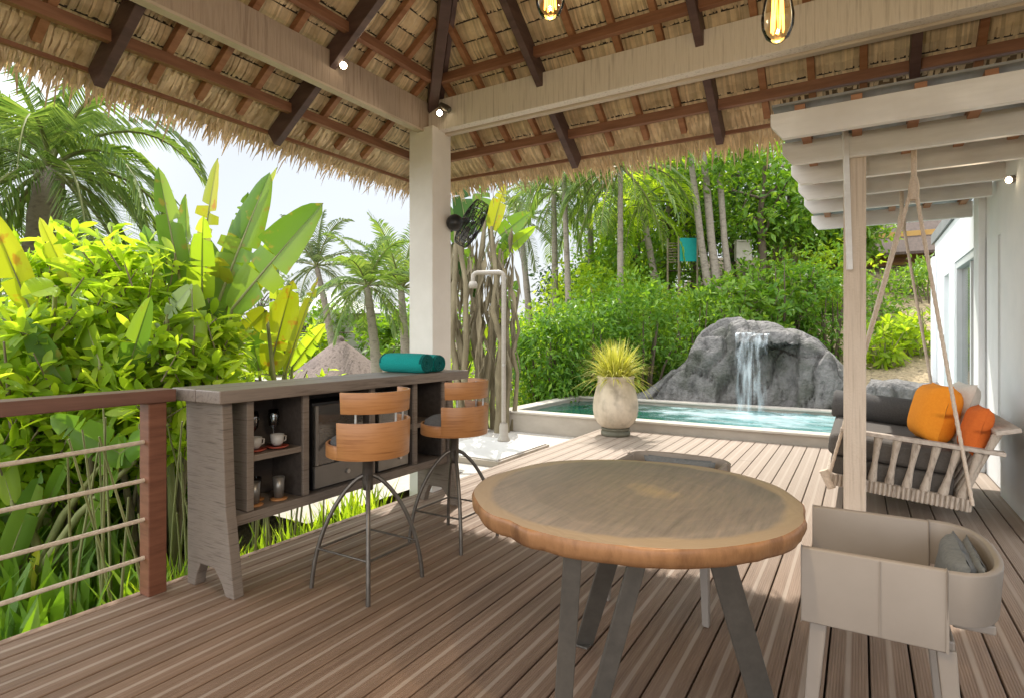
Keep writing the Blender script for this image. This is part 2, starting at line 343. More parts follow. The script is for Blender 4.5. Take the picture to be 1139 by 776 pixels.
M['bark_edge'] = surf('honey_wood_edge', (.125,.052,.018), (.27,.13,.052), rough=.5, scale=(9,9,4), bump=.4, c3=(.19,.085,.031), bdist=.012, coat=.1)
M['taupe'] = surf('taupe_moulded_plastic', (.205,.172,.142), (.235,.20,.167), rough=.5, scale=(4,4,4), bump=.04, fine=180, bdist=.001)
M['drift'] = surf('driftwood', (.20,.16,.125), (.47,.395,.32), rough=.85, scale=(30,30,9), bump=.5, c3=(.34,.28,.225))
M['plank'] = surf('grey_driftwood_plank', (.33,.275,.225), (.53,.455,.385), rough=.8, scale=(5,30,30), bump=.35)
M['post'] = surf('bleached_post', (.42,.33,.25), (.60,.50,.40), rough=.8, scale=(45,45,1.6), bump=.4, c3=(.52,.42,.33), fine=60)
M['orange'] = surf('orange_cotton', (.80,.255,.012), (.86,.31,.02), rough=.85, scale=(60,60,60), bump=.2, bdist=.003)
M['rust'] = surf('rust_orange_cotton', (.58,.115,.014), (.65,.15,.02), rough=.85, scale=(60,60,60), bump=.2, bdist=.003)
M['linen'] = surf('cream_linen', (.62,.57,.50), (.70,.65,.58), rough=.85, scale=(60,60,60), bump=.2, bdist=.003)
M['pot'] = surf('crackled_pot_glaze', (.46,.38,.28), (.62,.53,.41), rough=.45, scale=(3,3,2), bump=.25, c3=(.55,.46,.345), patch=5, patch_col=(.24,.20,.15))
M['potfoot'] = surf('mossy_pot_foot', (.11,.105,.075), (.19,.18,.13), rough=.7, scale=(8,8,8), bump=.3)
M['rock'] = surf('dark_basalt', (.035,.033,.031), (.165,.155,.145), rough=.7, scale=(2.6,2.6,1.4), bump=.9, c3=(.10,.095,.09), bdist=.05, fine=16, detail=10, patch=2.1, patch_col=(.052,.055,.038))
M['coping'] = surf('beige_render_coping', (.43,.385,.325), (.53,.48,.41), rough=.8, scale=(4,4,4), bump=.15)
M['poolwall'] = surf('beige_render_wall', (.34,.30,.25), (.42,.37,.31), rough=.85, scale=(3,3,6), bump=.15)
M['pooltile'] = surf('green_pool_tile', (.05,.16,.13), (.08,.22,.18), rough=.3, scale=(6,6,6), bump=.05)
M['water'] = watermat(); M['fall'] = fallmat()
M['soil'] = surf('leaf_litter_soil', (.035,.026,.016), (.12,.095,.05), rough=.95, scale=(5,5,5), bump=.6, bdist=.04, c3=(.07,.06,.028), fine=30)
M['lawn'] = surf('lawn_turf', (.085,.12,.02), (.20,.22,.05), rough=.9, scale=(3,3,3), bump=.5, fine=60, bdist=.03)
M['gravel'] = surf('pale_gravel', (.42,.385,.335), (.60,.56,.50), rough=.9, scale=(45,45,45), bump=.8, detail=3, bdist=.02)
M['slab'] = surf('white_terrazzo_slab', (.66,.64,.60), (.72,.70,.66), rough=.45, scale=(10,10,10), bump=.03)
M['hill'] = surf('dry_hillside', (.07,.055,.03), (.40,.31,.19), rough=.95, scale=(7,7,7), bump=.8, c3=(.22,.165,.095), bdist=.08, fine=18, detail=9)
M['bark'] = surf('grey_palm_bark', (.14,.11,.085), (.30,.255,.205), rough=.9, scale=(4,4,9), bump=.6, c3=(.21,.175,.14), bdist=.03)
M['bark_dk'] = surf('brown_bark', (.085,.06,.04), (.17,.13,.095), rough=.9, scale=(6,6,3), bump=.6, bdist=.03)
M['bark_pale'] = surf('pale_smooth_bark', (.30,.25,.20), (.46,.40,.33), rough=.85, scale=(5,5,2), bump=.4, bdist=.02)
M['stem'] = surf('green_cane', (.13,.15,.045), (.25,.25,.10), rough=.6, scale=(8,8,3), bump=.15)
M['cane'] = surf('dry_brown_cane', (.13,.105,.06), (.27,.225,.14), rough=.8, scale=(10,10,3), bump=.3)
M['lf_lime'] = leafmat('lime_leaf', (.19,.32,.026), (.32,.46,.04), .62, c3=(.46,.56,.08), tcol=(1.9,1.7,.7))
M['lf_mid'] = leafmat('mid_green_leaf', (.08,.185,.024), (.155,.28,.036), .46, c3=(.25,.37,.055))
M['lf_dark'] = leafmat('dark_green_leaf', (.020,.058,.016), (.045,.10,.022), .3, c3=(.08,.145,.03), tcol=(1.5,1.6,.6))
M['lf_hedge'] = leafmat('hedge_leaf', (.065,.165,.022), (.135,.265,.032), .45, c3=(.25,.38,.05))
M['lf_palm'] = leafmat('palm_leaflet', (.09,.165,.045), (.17,.245,.07), .45, c3=(.29,.36,.11), tcol=(1.6,1.6,.7))
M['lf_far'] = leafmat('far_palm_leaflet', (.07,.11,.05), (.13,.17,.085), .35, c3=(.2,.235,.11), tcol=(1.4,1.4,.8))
M['lf_banana'] = leafmat('banana_leaf', (.075,.165,.025), (.135,.24,.035), .44, c3=(.23,.33,.05), rough=.35, spots=(.20,.19,.04))
M['lf_yellow'] = leafmat('yellowing_leaf', (.30,.38,.02), (.42,.46,.03), .45, tcol=(1.5,1.4,.5), spots=(.40,.24,.03))
M['lf_fade'] = leafmat('half_yellow_leaf', (.22,.28,.03), (.36,.36,.035), .45, tcol=(1.5,1.45,.5), spots=(.40,.2,.03))
M['lf_gold'] = leafmat('gold_grass_blade', (.34,.36,.05), (.50,.49,.11), .4, c3=(.66,.62,.24), tcol=(1.3,1.25,.6))
M['lf_grey'] = leafmat('grey_green_leaf', (.19,.25,.13), (.27,.33,.19), .35, tcol=(1.3,1.4,.8))
M['black'] = surf('black_plastic', (.018,.018,.018), (.025,.025,.025), rough=.4, bump=0)
M['fridge'] = surf('black_fridge_case', (.012,.012,.013), (.018,.018,.019), rough=.35, bump=0)
M['fglass'] = surf('smoked_fridge_glass', (.035,.033,.03), (.06,.056,.05), rough=.05, spec=1.0, scale=(2,2,6), bump=0, coat=.8)
M['silver'] = surf('satin_steel_trim', (.19,.178,.16), (.24,.225,.20), rough=.35, metal=.6, bump=0)
M['china'] = surf('white_china', (.36,.345,.32), (.42,.40,.375), rough=.25, bump=0)
M['redglaze'] = surf('red_saucer_glaze', (.28,.05,.03), (.34,.07,.04), rough=.3, bump=0)
M['cupglass'] = glassmat('drinking_glass', (.85,.9,.9), .03, .18)
M['window'] = surf('dark_window_glass', (.055,.058,.058), (.085,.088,.085), rough=.04, spec=1.0, coat=1, bump=0)
M['bulbglass'] = glassmat('amber_bulb_glass', (1.0,.90,.70), .02, .015, 1.18)
M['filament'] = emit('glowing_filament', (1.0,.42,.07), 4.5)
M['spotlit'] = emit('lit_spot_lens', (1.0,.80,.52), 14)
M['brass'] = surf('brass_socket', (.45,.28,.09), (.52,.34,.12), rough=.35, metal=.9, bump=0)
M['sheet'] = surf('grey_roof_sheet', (.22,.225,.225), (.29,.295,.29), rough=.7, scale=(2,14,2), bump=.15)
M['ochre'] = surf('ochre_wall', (.38,.22,.065), (.46,.28,.09), rough=.85, bump=.1)
M['roofdk'] = surf('dark_brown_roof', (.055,.038,.03), (.10,.07,.055), rough=.85, scale=(3,12,3), bump=.4)
M['tealscreen'] = surf('teal_screen', (.0,.24,.22), (.0,.29,.26), rough=.7, bump=.05)
M['farwhite'] = surf('far_white_wall', (.62,.60,.56), (.70,.68,.64), rough=.8, bump=.05)
M['thatchfar'] = surf('far_grey_thatch', (.075,.055,.046), (.22,.17,.145), rough=.95, scale=(9,9,9), bump=.7, c3=(.14,.105,.09), bdist=.05)
M['pathm'] = surf('pale_path', (.44,.40,.35), (.55,.51,.45), rough=.9, scale=(6,6,6), bump=.3)
#PART2
# ================================================================== SETTING
def sstep(a, b, x):
    t = min(1, max(0, (x-a)/(b-a))); return t*t*(3-2*t)
def gz(x, y):
    z = -.55 + .33*sstep(2.8, 4.2, x)
    up = max(0, x-12.6)
    z += min(.30*up, 5.5)*(1-sstep(4.0, 9.5, y - .12*up))
    if x > 12: z += .35*mnoise.noise(Vector((x*.25, y*.25, 0)))
    if y > 4.5 or x < 0: z += .07*mnoise.noise(Vector((x*.9, y*.9, 3)))
    return z
def axis_steps(a, b, fine0, fine1, fs, cs):
    r = []; x = a
    while x < b: r.append(x); x += fs if fine0 <= x < fine1 else cs
    r.append(b); return r
g = MB()
xs = axis_steps(-60, 160, -6, 34, .45, 6); ys = axis_steps(-60, 160, -10, 26, .45, 6)
g.add([(x, y, gz(x, y)) for y in ys for x in xs],
      [(j*len(xs)+i, j*len(xs)+i+1, (j+1)*len(xs)+i+1, (j+1)*len(xs)+i) for j in range(len(ys)-1) for i in range(len(xs)-1)], True)
ground = g.build('garden_ground', M['soil'], kind='structure')
# lawn, gravel and paths laid on it
def sheet(name, x0, x1, y0, y1, dz, mat, st=.45, flat=None):
    b = MB(); nx = max(1, int((x1-x0)/st)); ny = max(1, int((y1-y0)/st)); V = []
    for j in range(ny+1):
        for i in range(nx+1):
            x = x0+(x1-x0)*i/nx; y = y0+(y1-y0)*j/ny
            V.append((x, y, flat if flat is not None else gz(x, y)+dz))
    b.add(V, [(j*(nx+1)+i, j*(nx+1)+i+1, (j+1)*(nx+1)+i+1, (j+1)*(nx+1)+i) for j in range(ny) for i in range(nx)], True)
    return b.build(name, mat, kind='structure')
sheet('gravel_bed', 4.35, 7.86, 3.22, 6.3, 0, M['gravel'], flat=-.165)
sheet('garden_path', 3.1, 5.2, 3.75, 6.4, 0, M['pathm'], flat=-.155)
sheet('lawn', 8.0, 13.4, 5.12, 16, .03, M['lawn'])
sheet('lawn_path', 13.45, 14.6, 5.2, 22, .05, M['pathm'])
sheet('hill_slope', 11.6, 32, -7, 2.2, .05, M['hill'])

# ---- deck
EDGE = 3.213
b = MB(); y = -1.19; k = 0
edges = [-.03 + i*.145 for i in range(-8, 23)] + [EDGE+.002]
for i in range(len(edges)-1):
    y0, y1 = edges[i]+.0042, edges[i+1]-.0042
    cuts = [-1.6, rnd.uniform(4.2, 7.0), 7.86] if rnd.random() < .3 else [-1.6, 7.86]
    for a, c in zip(cuts, cuts[1:]):
        if c-a > .1: b.box(a+.0015, c-.0015, y0, y1, -.026, 0)
deck = b.build('timber_deck', M['deck'], bevel=.003, seg=1, kind='structure')
MB().box(-1.6, 7.86, -1.2, EDGE-.03, -.30, -.030).build('deck_frame', M['grey_in'], kind='structure')
MB().box(-1.6, 7.86, EDGE-.03, EDGE-.004, -.36, -.028).build('deck_fascia', M['common'], kind='structure')

# ---- shower tray and shower
t = thing('shower_tray', 'low white stone shower slab in a gravel bed beside the deck', 'shower tray', (6.2, 4.08, -.165))
MB().box(-.64, .62, -.56, .56, 0, .07).build('plinth', M['poolwall'], t, bevel=.006)
MB().box(-.61, .59, -.53, .53, .072, .088).build('slab', M['slab'], t, bevel=.004)
sh = at(560, 490, 1); shp = Vector((6.64, 4.12, -.075))
t = thing('outdoor_shower', 'slim grey steel outdoor shower pole bent over at the top', 'shower', shp)
MB().lathe([(0,0),(.085,0),(.085,.02),(.062,.06),(.058,.2),(.05,.24)], 20).build('base_sleeve', M['shower'], t)
ld = Vector((-.40, .92, 0)).normalized()
pts = [Vector((0,0,.1)), Vector((0,0,2.20))] + [Vector((0,0,2.20)) + ld*(.06*(1-math.cos(a))) + Vector((0,0,.06*math.sin(a))) for a in (R(30), R(60), R(90))]
pts += [Vector((0,0,2.26)) + ld*.36] + [Vector((0,0,2.20)) + ld*(.36+.06*math.sin(a)) + Vector((0,0,.06*math.cos(a))) for a in (R(30), R(60), R(90))]
pts.append(pts[-1] + Vector((0,0,-.10)))
MB().tube(pts, .031, 16).build('pipe', M['shower'], t)
MB().lathe([(0,0),(.06,0),(.062,.05),(.045,.09),(0,.09)], 18, tuple(pts[-1] - Vector((0,0,.05)))).build('shower_head', M['shower'], t)
MB().tube([(-.05,-.03,1.02), (-.11,-.06,1.02)], .018, 10).build('tap', M['steel'], t)

# ---- pool: coping, front wall, basin
PX0, PX1, PYL, PYR = 8.10, 10.45, 4.74, -1.6
t = thing('swimming_pool', 'raised plunge pool with beige rendered edge and green water', 'pool', (7.86, 1.6, -.3))
def P_(b): return b.shift((7.86, 1.6, -.3))
P_(MB().box(7.875, 8.085, PYR, PYL+.24, -.3, .118)).build('front_wall', M['poolwall'], t)
P_(MB().box(7.855, PX0+.002, PYR, PYL+.27, .12, .150).box(PX0+.004, PX1+.25, PYL+.012, PYL+.27, .12, .150).box(PX1, PX1+.25, PYR, PYL+.010, .12, .152)).build('coping', M['coping'], t, bevel=.006)
P_(MB().box(8.088, PX1+.2, PYL+.01, PYL+.24, -.3, .118).box(PX1+.02, PX1+.2, PYR, PYL+.005, -.5, .118)).build('side_wall', M['poolwall'], t)
P_(MB().box(8.09, PX1+.02, PYR, PYL, -.9, -.8)).build('basin_floor', M['pooltile'], t)
w = MB(); nx, ny = 30, 70
w.add([(8.086+(PX1+.018-8.086)*i/nx, PYR+(PYL+.009-PYR)*j/ny, .075+.012*mnoise.noise(Vector((i*.35, j*.35, 0)))+.03*math.exp(-((i/nx*2.4-1.9)**2+(j/ny*6.3-2.5)**2)*1.5)*(mnoise.noise(Vector((i*.9, j*.9, 5)))+.4)) for j in range(ny+1) for i in range(nx+1)],
      [(j*(nx+1)+i, j*(nx+1)+i+1, (j+1)*(nx+1)+i+1, (j+1)*(nx+1)+i) for j in range(ny) for i in range(nx)], True)
w.build('pool_water', M['water'], kind='structure')

# ---- boulders
def boulder(name, prof, x0, thick, label, seed, lip=None, n=210, m=84):
    """prof: (y, top z) outline from left to right; a leaning rock face with fractured relief"""
    ys_ = [p[0] for p in prof]
    def top(y):
        for (a, za), (c, zc) in zip(prof, prof[1:]):
            if a >= y >= c: return za+(zc-za)*(a-y)/(a-c)
        return prof[-1][1]
    V = []
    for j in range(n+1):
        y = ys_[0]+(ys_[-1]-ys_[0])*j/n; h = max(.03, top(y)+.12)
        edge = min(1, min(j, n-j)/(n*.075))
        for i in range(m+1):
            a = math.pi*i/m
            # front foot -> over the top -> back foot
            cx = -math.cos(a); cz = math.sin(a)**.55
            x = x0 + thick*.5*(1+cx*abs(cx)**-.45 if abs(cx) > 1e-4 else 1)*(.55+.45*edge) + .20*(cz*h)*(1-i/m)
            z = -.12 + h*cz
            p = Vector((x, y, z))
            q = p*1.25 + Vector((seed, 0, 0))
            d = mnoise.fractal(q, 1.0, 2.1, 5)*.12
            wq = p + Vector((mnoise.noise(p*1.7), mnoise.noise(p*1.7+Vector((9,0,0))), mnoise.noise(p*1.7+Vector((0,9,0)))))*.25
            dist, cell = mnoise.voronoi(Vector((wq.x*1.2+seed, wq.y*1.25+wq.z*.35, wq.z*.8)))[:2]
            d = d*.55 + .26*mnoise.noise(cell[0]*3.3) - .09*math.exp(-((dist[1]-dist[0])/.035)**2)
            d2, c2 = mnoise.voronoi(Vector((wq.x*2.9+seed, wq.y*2.7-wq.z*.9, wq.z*1.9)))[:2]
            d += .07*mnoise.noise(c2[0]*4.1) - .03*math.exp(-((d2[1]-d2[0])/.05)**2) + .018*mnoise.noise(p*8)
            nrm = Vector((cx, 0, cz+.1)).normalized()
            p = p + nrm*d*(.4+.6*edge)*min(1, h*1.6)*(1-.55*cz**6)
            if lip and lip[1] < y < lip[0] and i < m*.5:
                u = sstep(lip[1], lip[1]+.1, y)*(1-sstep(lip[0]-.1, lip[0], y))
                if lip[2]-.12 < p.z < lip[2]+.12: p.x -= .30*u
                elif p.z <= lip[2]-.12: p.x += .18*u
            V.append(p)
    b = MB(); k = m+1
    b.add(V, [(j*k+i, (j+1)*k+i, (j+1)*k+i+1, j*k+i+1) for j in range(n) for i in range(m)], True)
    o = b.build(name, M['rock'], clean=True); return tag(o, label, 'rock')
boulder('waterfall_rock', [(3.95,.14),(3.6,.26),(3.3,.46),(3.05,.74),(2.85,.92),(2.72,1.10),(2.58,1.40),(2.42,1.52),(2.1,1.62),(1.8,1.66),(1.5,1.64),(1.3,1.56),(1.1,1.44),(.9,1.38),(.65,1.24),(.45,1.02),(.28,.82),(.1,.62),(-.08,.42),(-.25,.25)],
        10.74, 1.3, 'big dark grey boulder with water spilling over its ledge', 5.3, lip=(1.92,.88,1.30))
boulder('low_rock', [(.0,.35),(-.15,.62),(-.5,.66),(-.8,.60),(-1.05,.63),(-1.3,.56),(-1.5,.3)], 10.70, 1.0, 'long low grey rock behind the hanging bench at the pool end', 8.4, n=90, m=40)
f = MB(); nf, mf = 26, 18
for k, (ya, yb, dx) in enumerate(((1.84, 1.52, 0), (1.56, 1.30, .06))):
    V = []
    for i in range(nf+1):
        s = i/nf
        for j in range(mf+1):
            y = ya+(yb-ya)*j/mf
            y += (.06*s*(j/mf-.5))
            x = 10.62 - .30*math.sqrt(min(1, s*1.3)) + dx + .03*mnoise.noise(Vector((y*9, s*3, k)))
            V.append((x, y, 1.40-.02*k - 1.30*s*s*(.35+.65*s) - .03*s))
    f.add(V, [(i*(mf+1)+j, i*(mf+1)+j+1, (i+1)*(mf+1)+j+1, (i+1)*(mf+1)+j) for i in range(nf) for j in range(mf)], True)
o = f.build('waterfall', M['fall']); tag(o, 'thin veil of water falling from the boulder into the pool', 'waterfall')

# ================================================================== PAVILION
CX, CY, HS, SL = 1.61, .83, 2.42, .73
PB = Vector((CX, CY, 0))
def zt(u): return 3.44 - SL*u
SIDES = [((0,1),(1,0),1), ((1,0),(0,1),1), ((0,-1),(1,0),0), ((-1,0),(0,1),0)]      # outward, along, seen from below in the photo
def rp(s, u, t, dz=0):
    o, a, _ = SIDES[s]; r = HS+u
    return Vector((CX+o[0]*r+a[0]*t, CY+o[1]*r+a[1]*t, zt(u)+dz))
def cut(s, t, u):
    """keep the straw clear of the pergola that pushes in under the eave"""
    return s == 1 and CY+t < .50 and u > .62
pav = thing('thatched_pavilion', 'open pavilion with hipped straw thatch roof on brown rafters and cream column', 'pavilion', PB)
def pp(b): return b.shift(PB)
pp(MB().box(3.88, 4.14, 3.12, 3.38, -.3, 3.12)).build('column', M['plaster'], pav, bevel=.008)
pp(MB().bar((-.9, 3.2475, 3.225), (3.955, 3.2475, 3.225), .055, .25)).build('beam', M['beamx'], pav, bevel=.004)
pp(MB().bar((-.9, 3.250, 3.090), (3.955, 3.250, 3.090), .066, .018)).build('batten', M['pale_edge'], pav)
pp(MB().bar((4.005, 3.277, 3.23), (4.005, -1.6, 3.23), .09, .26)).build('beam', M['beamy'], pav, bevel=.004)
pp(MB().bar((4.082, 3.40, 3.145), (4.082, -1.6, 3.145), .055, .12)).build('batten', M['pale_edge'], pav, bevel=.003)
apex = Vector((CX, CY, zt(-HS)))
def sgn(v): return 1 if v > 0 else -1
for s in range(4):
    o_, a_, vis = SIDES[s]
    b = MB(); ties = MB(); U0 = .80
    st = .0145 if vis else .06
    u = U0
    while u > -HS+.12:
        outer = u > .46; Lu = .15 if outer else .112; half = HS+u-.02
        t0 = (.50-CY) if (s == 1 and u > .62) else -half
        if half > .2:
            # the solid body of the course, straws laid over it
            b.add([rp(s, u-Lu, t0, .006), rp(s, u-Lu, half, .006), rp(s, u-Lu*.5, half, -.018), rp(s, u-Lu*.5, t0, -.018), rp(s, u-.004, half, -.010), rp(s, u-.004, t0, -.010)], [(0,1,2,3), (3,2,4,5)])
            if vis and not outer: ties.bar(rp(s, u+.004, t0, -.014), rp(s, u+.004, half, -.014), .009, .012)
        t = t0
        while t < half:
            w_ = rnd.uniform(.7, 1.35)*(.0165 if vis else .06)
            tj = t+rnd.uniform(-.005, .005); sk = rnd.uniform(-.006, .006)*(5 if outer else 1)
            e = u + (rnd.uniform(-.018, .03) if outer else rnd.uniform(-.006, .004)); dz = rnd.uniform(-.010, .0)
            V = []
            for q, z in ((0, .004), (.5, -.022), (1, -.016)):
                uu = (u-Lu)+(e-u+Lu)*q
                V += [rp(s, uu, tj-w_/2+sk*q, z+dz), rp(s, uu, tj+w_/2+sk*q, z+dz)]
            b.add(V, [(0,1,3,2), (2,3,5,4)])
            t += st*rnd.uniform(.8, 1.25)
        u -= .122
    if vis: pp(ties).build('thatch_ties', M['grey_in'], pav)
    # ragged eave: long straws hanging out over the edge
    if vis:
        t = -(HS+.80)
        while t < HS+.80:
            for lay in range(2):
                if cut(s, t, .7): continue
                uu = rnd.uniform(.66, .80); dz = rnd.uniform(-.045, .05); L = rnd.uniform(.05, .15)*(1.6 if rnd.random() < .06 else 1)
                p0 = rp(s, uu, t+rnd.uniform(-.01, .01), dz)
                dv = Vector((o_[0]*rnd.uniform(.25,.85)+a_[0]*rnd.uniform(-.28,.28), o_[1]*rnd.uniform(.25,.85)+a_[1]*rnd.uniform(-.28,.28), -rnd.uniform(.45,1))).normalized()
                ww = Vector((a_[0], a_[1], 0))*rnd.uniform(.003, .008)
                p1 = p0+dv*L*.6; p2 = p0+dv*L+Vector((0,0,-L*rnd.uniform(0,.25)))
                b.add([p0-ww, p0+ww, p1+ww, p1-ww, p2+ww*.3, p2-ww*.3], [(0,1,2,3),(3,2,4,5)])
            t += .0052
    pp(b).build('thatch_layer', M['straw'], pav)
    # solid thatch above
    def lim(t, s=s): return t
    lo = .02; hi = .20
    V = []
    for dz in (lo, hi):
        V += [rp(s, -HS, 0, dz), rp(s, .70, -(HS+.70), dz), rp(s, .70, HS+.70, dz)]
    bb = MB().add(V, [(0,1,2), (5,4,3), (1,0,3,4), (2,1,4,5), (0,2,5,3)])
    pp(bb).build('thatch_core', M['thatch_back'], pav, clean=True)
    # purlins and eave batten
    for u in ((.40, -.20, -.80, -1.40, -2.0) if vis else (.40, -.8)):
        t0, t1 = -(HS+u)+.05, HS+u-.05
        pp(MB().bar(rp(s, u, t0, -.128), rp(s, u, t1, -.128), .048, .07)).build('purlin', M['purlin'], pav, bevel=.003)
    if vis:
        t0 = -(HS+.67)+.05 if s == 0 else .52-CY
        pp(MB().bar(rp(s, .66, t0, -.068), rp(s, .66, HS+.61, -.068), .022, .026)).build('eave_batten', M['purlin'], pav)
    # dark main rafters and reddish common rafters between them
    base = [1.27+.0, .06, -1.15, -2.36] if s in (0, 2) else [1.30, .09, -1.12, -2.33]
    for kk, t in enumerate(base):
        utop = max(abs(t)-HS+.06, -HS+.1)
        if vis: pp(MB().bar(rp(s, .62 if not cut(s, t, .7) else .42, t, -.150), rp(s, utop, t, -.150), .056, .14)).build('main_rafter', M['rafter'], pav, bevel=.004)
    if vis:
        t = 1.27+.3025*3
        while t > -HS-.2:
            near = min(abs(t-q) for q in base)
            if near > .08:
                utop = max(abs(t)-HS+.06, -HS+.1); u1 = .60
                if utop < u1-.1: pp(MB().bar(rp(s, u1, t, -.066), rp(s, utop, t, -.066), .046, .05)).build('common_rafter', M['common'], pav, bevel=.003)
            t -= .3025
for sx, sy in ((1,1), (1,-1), (-1,1), (-1,-1)):
    e = Vector((CX+sx*(HS+.42), CY+sy*(HS+.42), zt(.42)-.13)); q = apex+Vector((0,0,-.13))
    pp(MB().bar(e, q, .085, .15)).build('hip_rafter', M['rafter'], pav, bevel=.005)
    side = Vector((sy, -sx, 0)).normalized()*.075
    pp(MB().bar(e+side+Vector((0,0,.05)), q+side+Vector((0,0,.05)), .035, .08)).build('hip_batten', M['rafter'], pav)

# ---- spot lamps on the beams
def spotlamp(loc, aim, label, lit=True):
    t = thing('spot_lamp', label, 'spotlight', loc, 0, 'small brass spot lamps on the timber')
    a = Vector(aim).normalized()
    MB().tube([Vector((0,0,0)), a*-.03, a*-.10], [.027,.03,.024], 14).build('lamp_head', M['taupe' if lit else 'leg'], t)
    MB().tube([a*.001, a*.006], [.024,.022], 14).build('lens', M['spotlit'] if lit else M['window'], t)
    return t
spotlamp((2.93, 3.165, 3.255), (-.45,-.62,-.35), 'small lit spot lamp halfway along the dark left roof beam').children
spotlamp((3.90, 3.06, 3.215), (-.75,-.42,-.3), 'small lit spot lamp at the head of the cream column')
spotlamp((3.93, 2.98, 3.235), (.2,-.95,-.62), 'unlit spot lamp angled away along the pale roof beam by the column', False)
spotlamp((5.68, -.96, 2.50), (-.65,.7,-.25), 'lit spot lamp under the white pergola by the house wall')
# ---- filament bulbs
def bulb(loc, label):
    t = thing('filament_bulb', label, 'light bulb', loc, 0, 'amber filament bulbs hanging from the roof')
    MB().lathe([(0,0),(.010,.002),(.022,.012),(.030,.032),(.0315,.05),(.026,.085),(.018,.115),(.0135,.135)], 24).build('glass', M['bulbglass'], t)
    f = MB()
    for k in range(7):
        a = 2*math.pi*k/7; f.tube([(.012*math.cos(a), .012*math.sin(a), .022), (.009*math.cos(a+.3), .009*math.sin(a+.3), .10)], .0016, 6)
    f.build('filament', M['filament'], t)
    MB().tube([(0,0,.02), (0,0,.10)], .003, 6).build('stem', M['bulbglass'], t)
    MB().lathe([(0,.132),(.015,.132),(.019,.14),(.019,.185),(.008,.20),(0,.20)], 18).build('socket', M['brass'], t)
    MB().tube([(0,0,.195), (0,0,2.3)], .003, 6).build('cord', M['black'], t)
    return t
bulb(tuple(at(865, 48, 1.17)), 'hanging amber filament bulb in front of the pale roof beam')
bulb(tuple(at(612, 22, 1.22)), 'hanging amber filament bulb in front of the thatch, cut by the top of the picture')

# ---- wall fan on the column
fp = Vector((4.145, 3.20, 2.30))
t = thing('wall_fan', 'black wall fan with a round wire cage on the cream column', 'fan', fp)
MB().box(-.004, .02, -.05, .05, -.12, .10).build('wall_plate', M['black'], t, bevel=.004)
fa = Vector((.25,-.85,-.15)).normalized()
hc = Vector((.20, -.02, .10))
MB().tube([(.02,0,-.03), (.10,0,-.01), hc], .02, 10).build('arm', M['black'], t)
MB().sphere(Vector((-.03,-.14,.02)), .075, 18, 12).build('motor', M['black'], t)
cc = Vector((.28, -.10, .07)); fx = fa.cross(Vector((0,0,1))).normalized(); fy = fx.cross(fa)
fax = Vector((.72,-.55,-.42)).normalized(); fx = fax.cross(Vector((0,0,1))).normalized(); fy = fx.cross(fax)
cg = MB()
for rr, d in ((.23,0),(.225,.05),(.225,-.05),(.17,.065),(.17,-.065),(.11,.075),(.11,-.075),(.05,.08)):
    cg.tube([cc+fx*rr*math.cos(2*math.pi*k/28)+fy*rr*math.sin(2*math.pi*k/28)+fax*d for k in range(29)], .004, 5, caps=False)
for k in range(28):
    a = 2*math.pi*k/28; e = fx*math.cos(a)+fy*math.sin(a)
    for sg in (1,-1): cg.tube([cc+e*.04+fax*.08*sg, cc+e*.15+fax*.07*sg, cc+e*.225+fax*.045*sg, cc+e*.23], .003, 4, caps=False)
cg.build('cage', M['black'], t)
bl = MB()
for k in range(3):
    a0 = 2*math.pi*k/3
    V = []
    for i in range(6):
        rr = .04+.16*i/5
        for q, da in enumerate((-.45, 0, .45)):
            e = fx*math.cos(a0+da*(.6+.4*i/5))+fy*math.sin(a0+da*(.6+.4*i/5)); V.append(cc+e*rr+fax*(.022*(q-1)))
    bl.add(V, [(i*3+q, i*3+q+1, (i+1)*3+q+1, (i+1)*3+q) for i in range(5) for q in range(2)], True)
bl.build('fan_blades', M['leg'], t)
MB().tube([Vector((-.03,-.14,.02)), cc-fax*.05], .035, 10).build('motor_shaft', M['black'], t)

# ================================================================== RAILING, BAR
t = thing('deck_railing', 'red timber railing with four horizontal ropes at the deck edge', 'railing', (1.615, 3.135, 0))
def rs(b): return b.shift((1.615, 3.135, 0))
rs(MB().box(-2.2, 1.695, 3.065, 3.205, .985, 1.05)).build('top_rail', M['red_rail'], t, bevel=.005)
for x in (1.57, -.62): rs(MB().box(x, x+.09, 3.09, 3.18, 0, .985)).build('post', M['red_wood'], t, bevel=.005)
for z in (.195, .39, .59, .785):
    pts = [(x, 3.135, z-.012*math.sin(math.pi*(x+.6)/2.2)) for x in [-.6+i*2.2/24 for i in range(25)]]
    rs(MB().tube(pts, .011, 8)).build('rope', M['rope'], t)
    rs(MB().tube([(-2.2, 3.135, z), (-.6, 3.135, z)], .011, 8)).build('rope', M['rope'], t)

bar = thing('bar_counter', 'long grey brushed timber bar with open shelves on two splayed panel legs', 'bar counter', (2.78, 2.95, 0))
def bs(b): return b.shift((2.78, 2.95, 0))
bs(MB().box(1.725, 3.87, 2.735, 2.945, .983, 1.05)).build('top_plank', M['grey_top'], bar, bevel=.006)
bs(MB().box(1.725, 3.87, 2.949, 3.165, .983, 1.05)).build('top_plank', M['grey_top'], bar, bevel=.006)
for x0 in (1.775, 3.665):
    prof = [(2.795,.982), (2.765,.45), (2.695,0), (2.765,0), (2.80,.06), (2.86,.125), (2.985,.125), (3.02,.06), (3.035,0), (3.105,0), (3.105,.45), (3.12,.982)]
    b = MB(); n = len(prof)
    b.add([(x0, y, z) for y, z in prof]+[(x0+.058, y, z) for y, z in prof], [tuple(range(n)), tuple(range(2*n-1, n-1, -1))]+[(i, n+i, n+(i+1)%n, (i+1)%n) for i in range(n)])
    bs(b).build('panel_leg', M['grey_wood'], bar, bevel=.005)
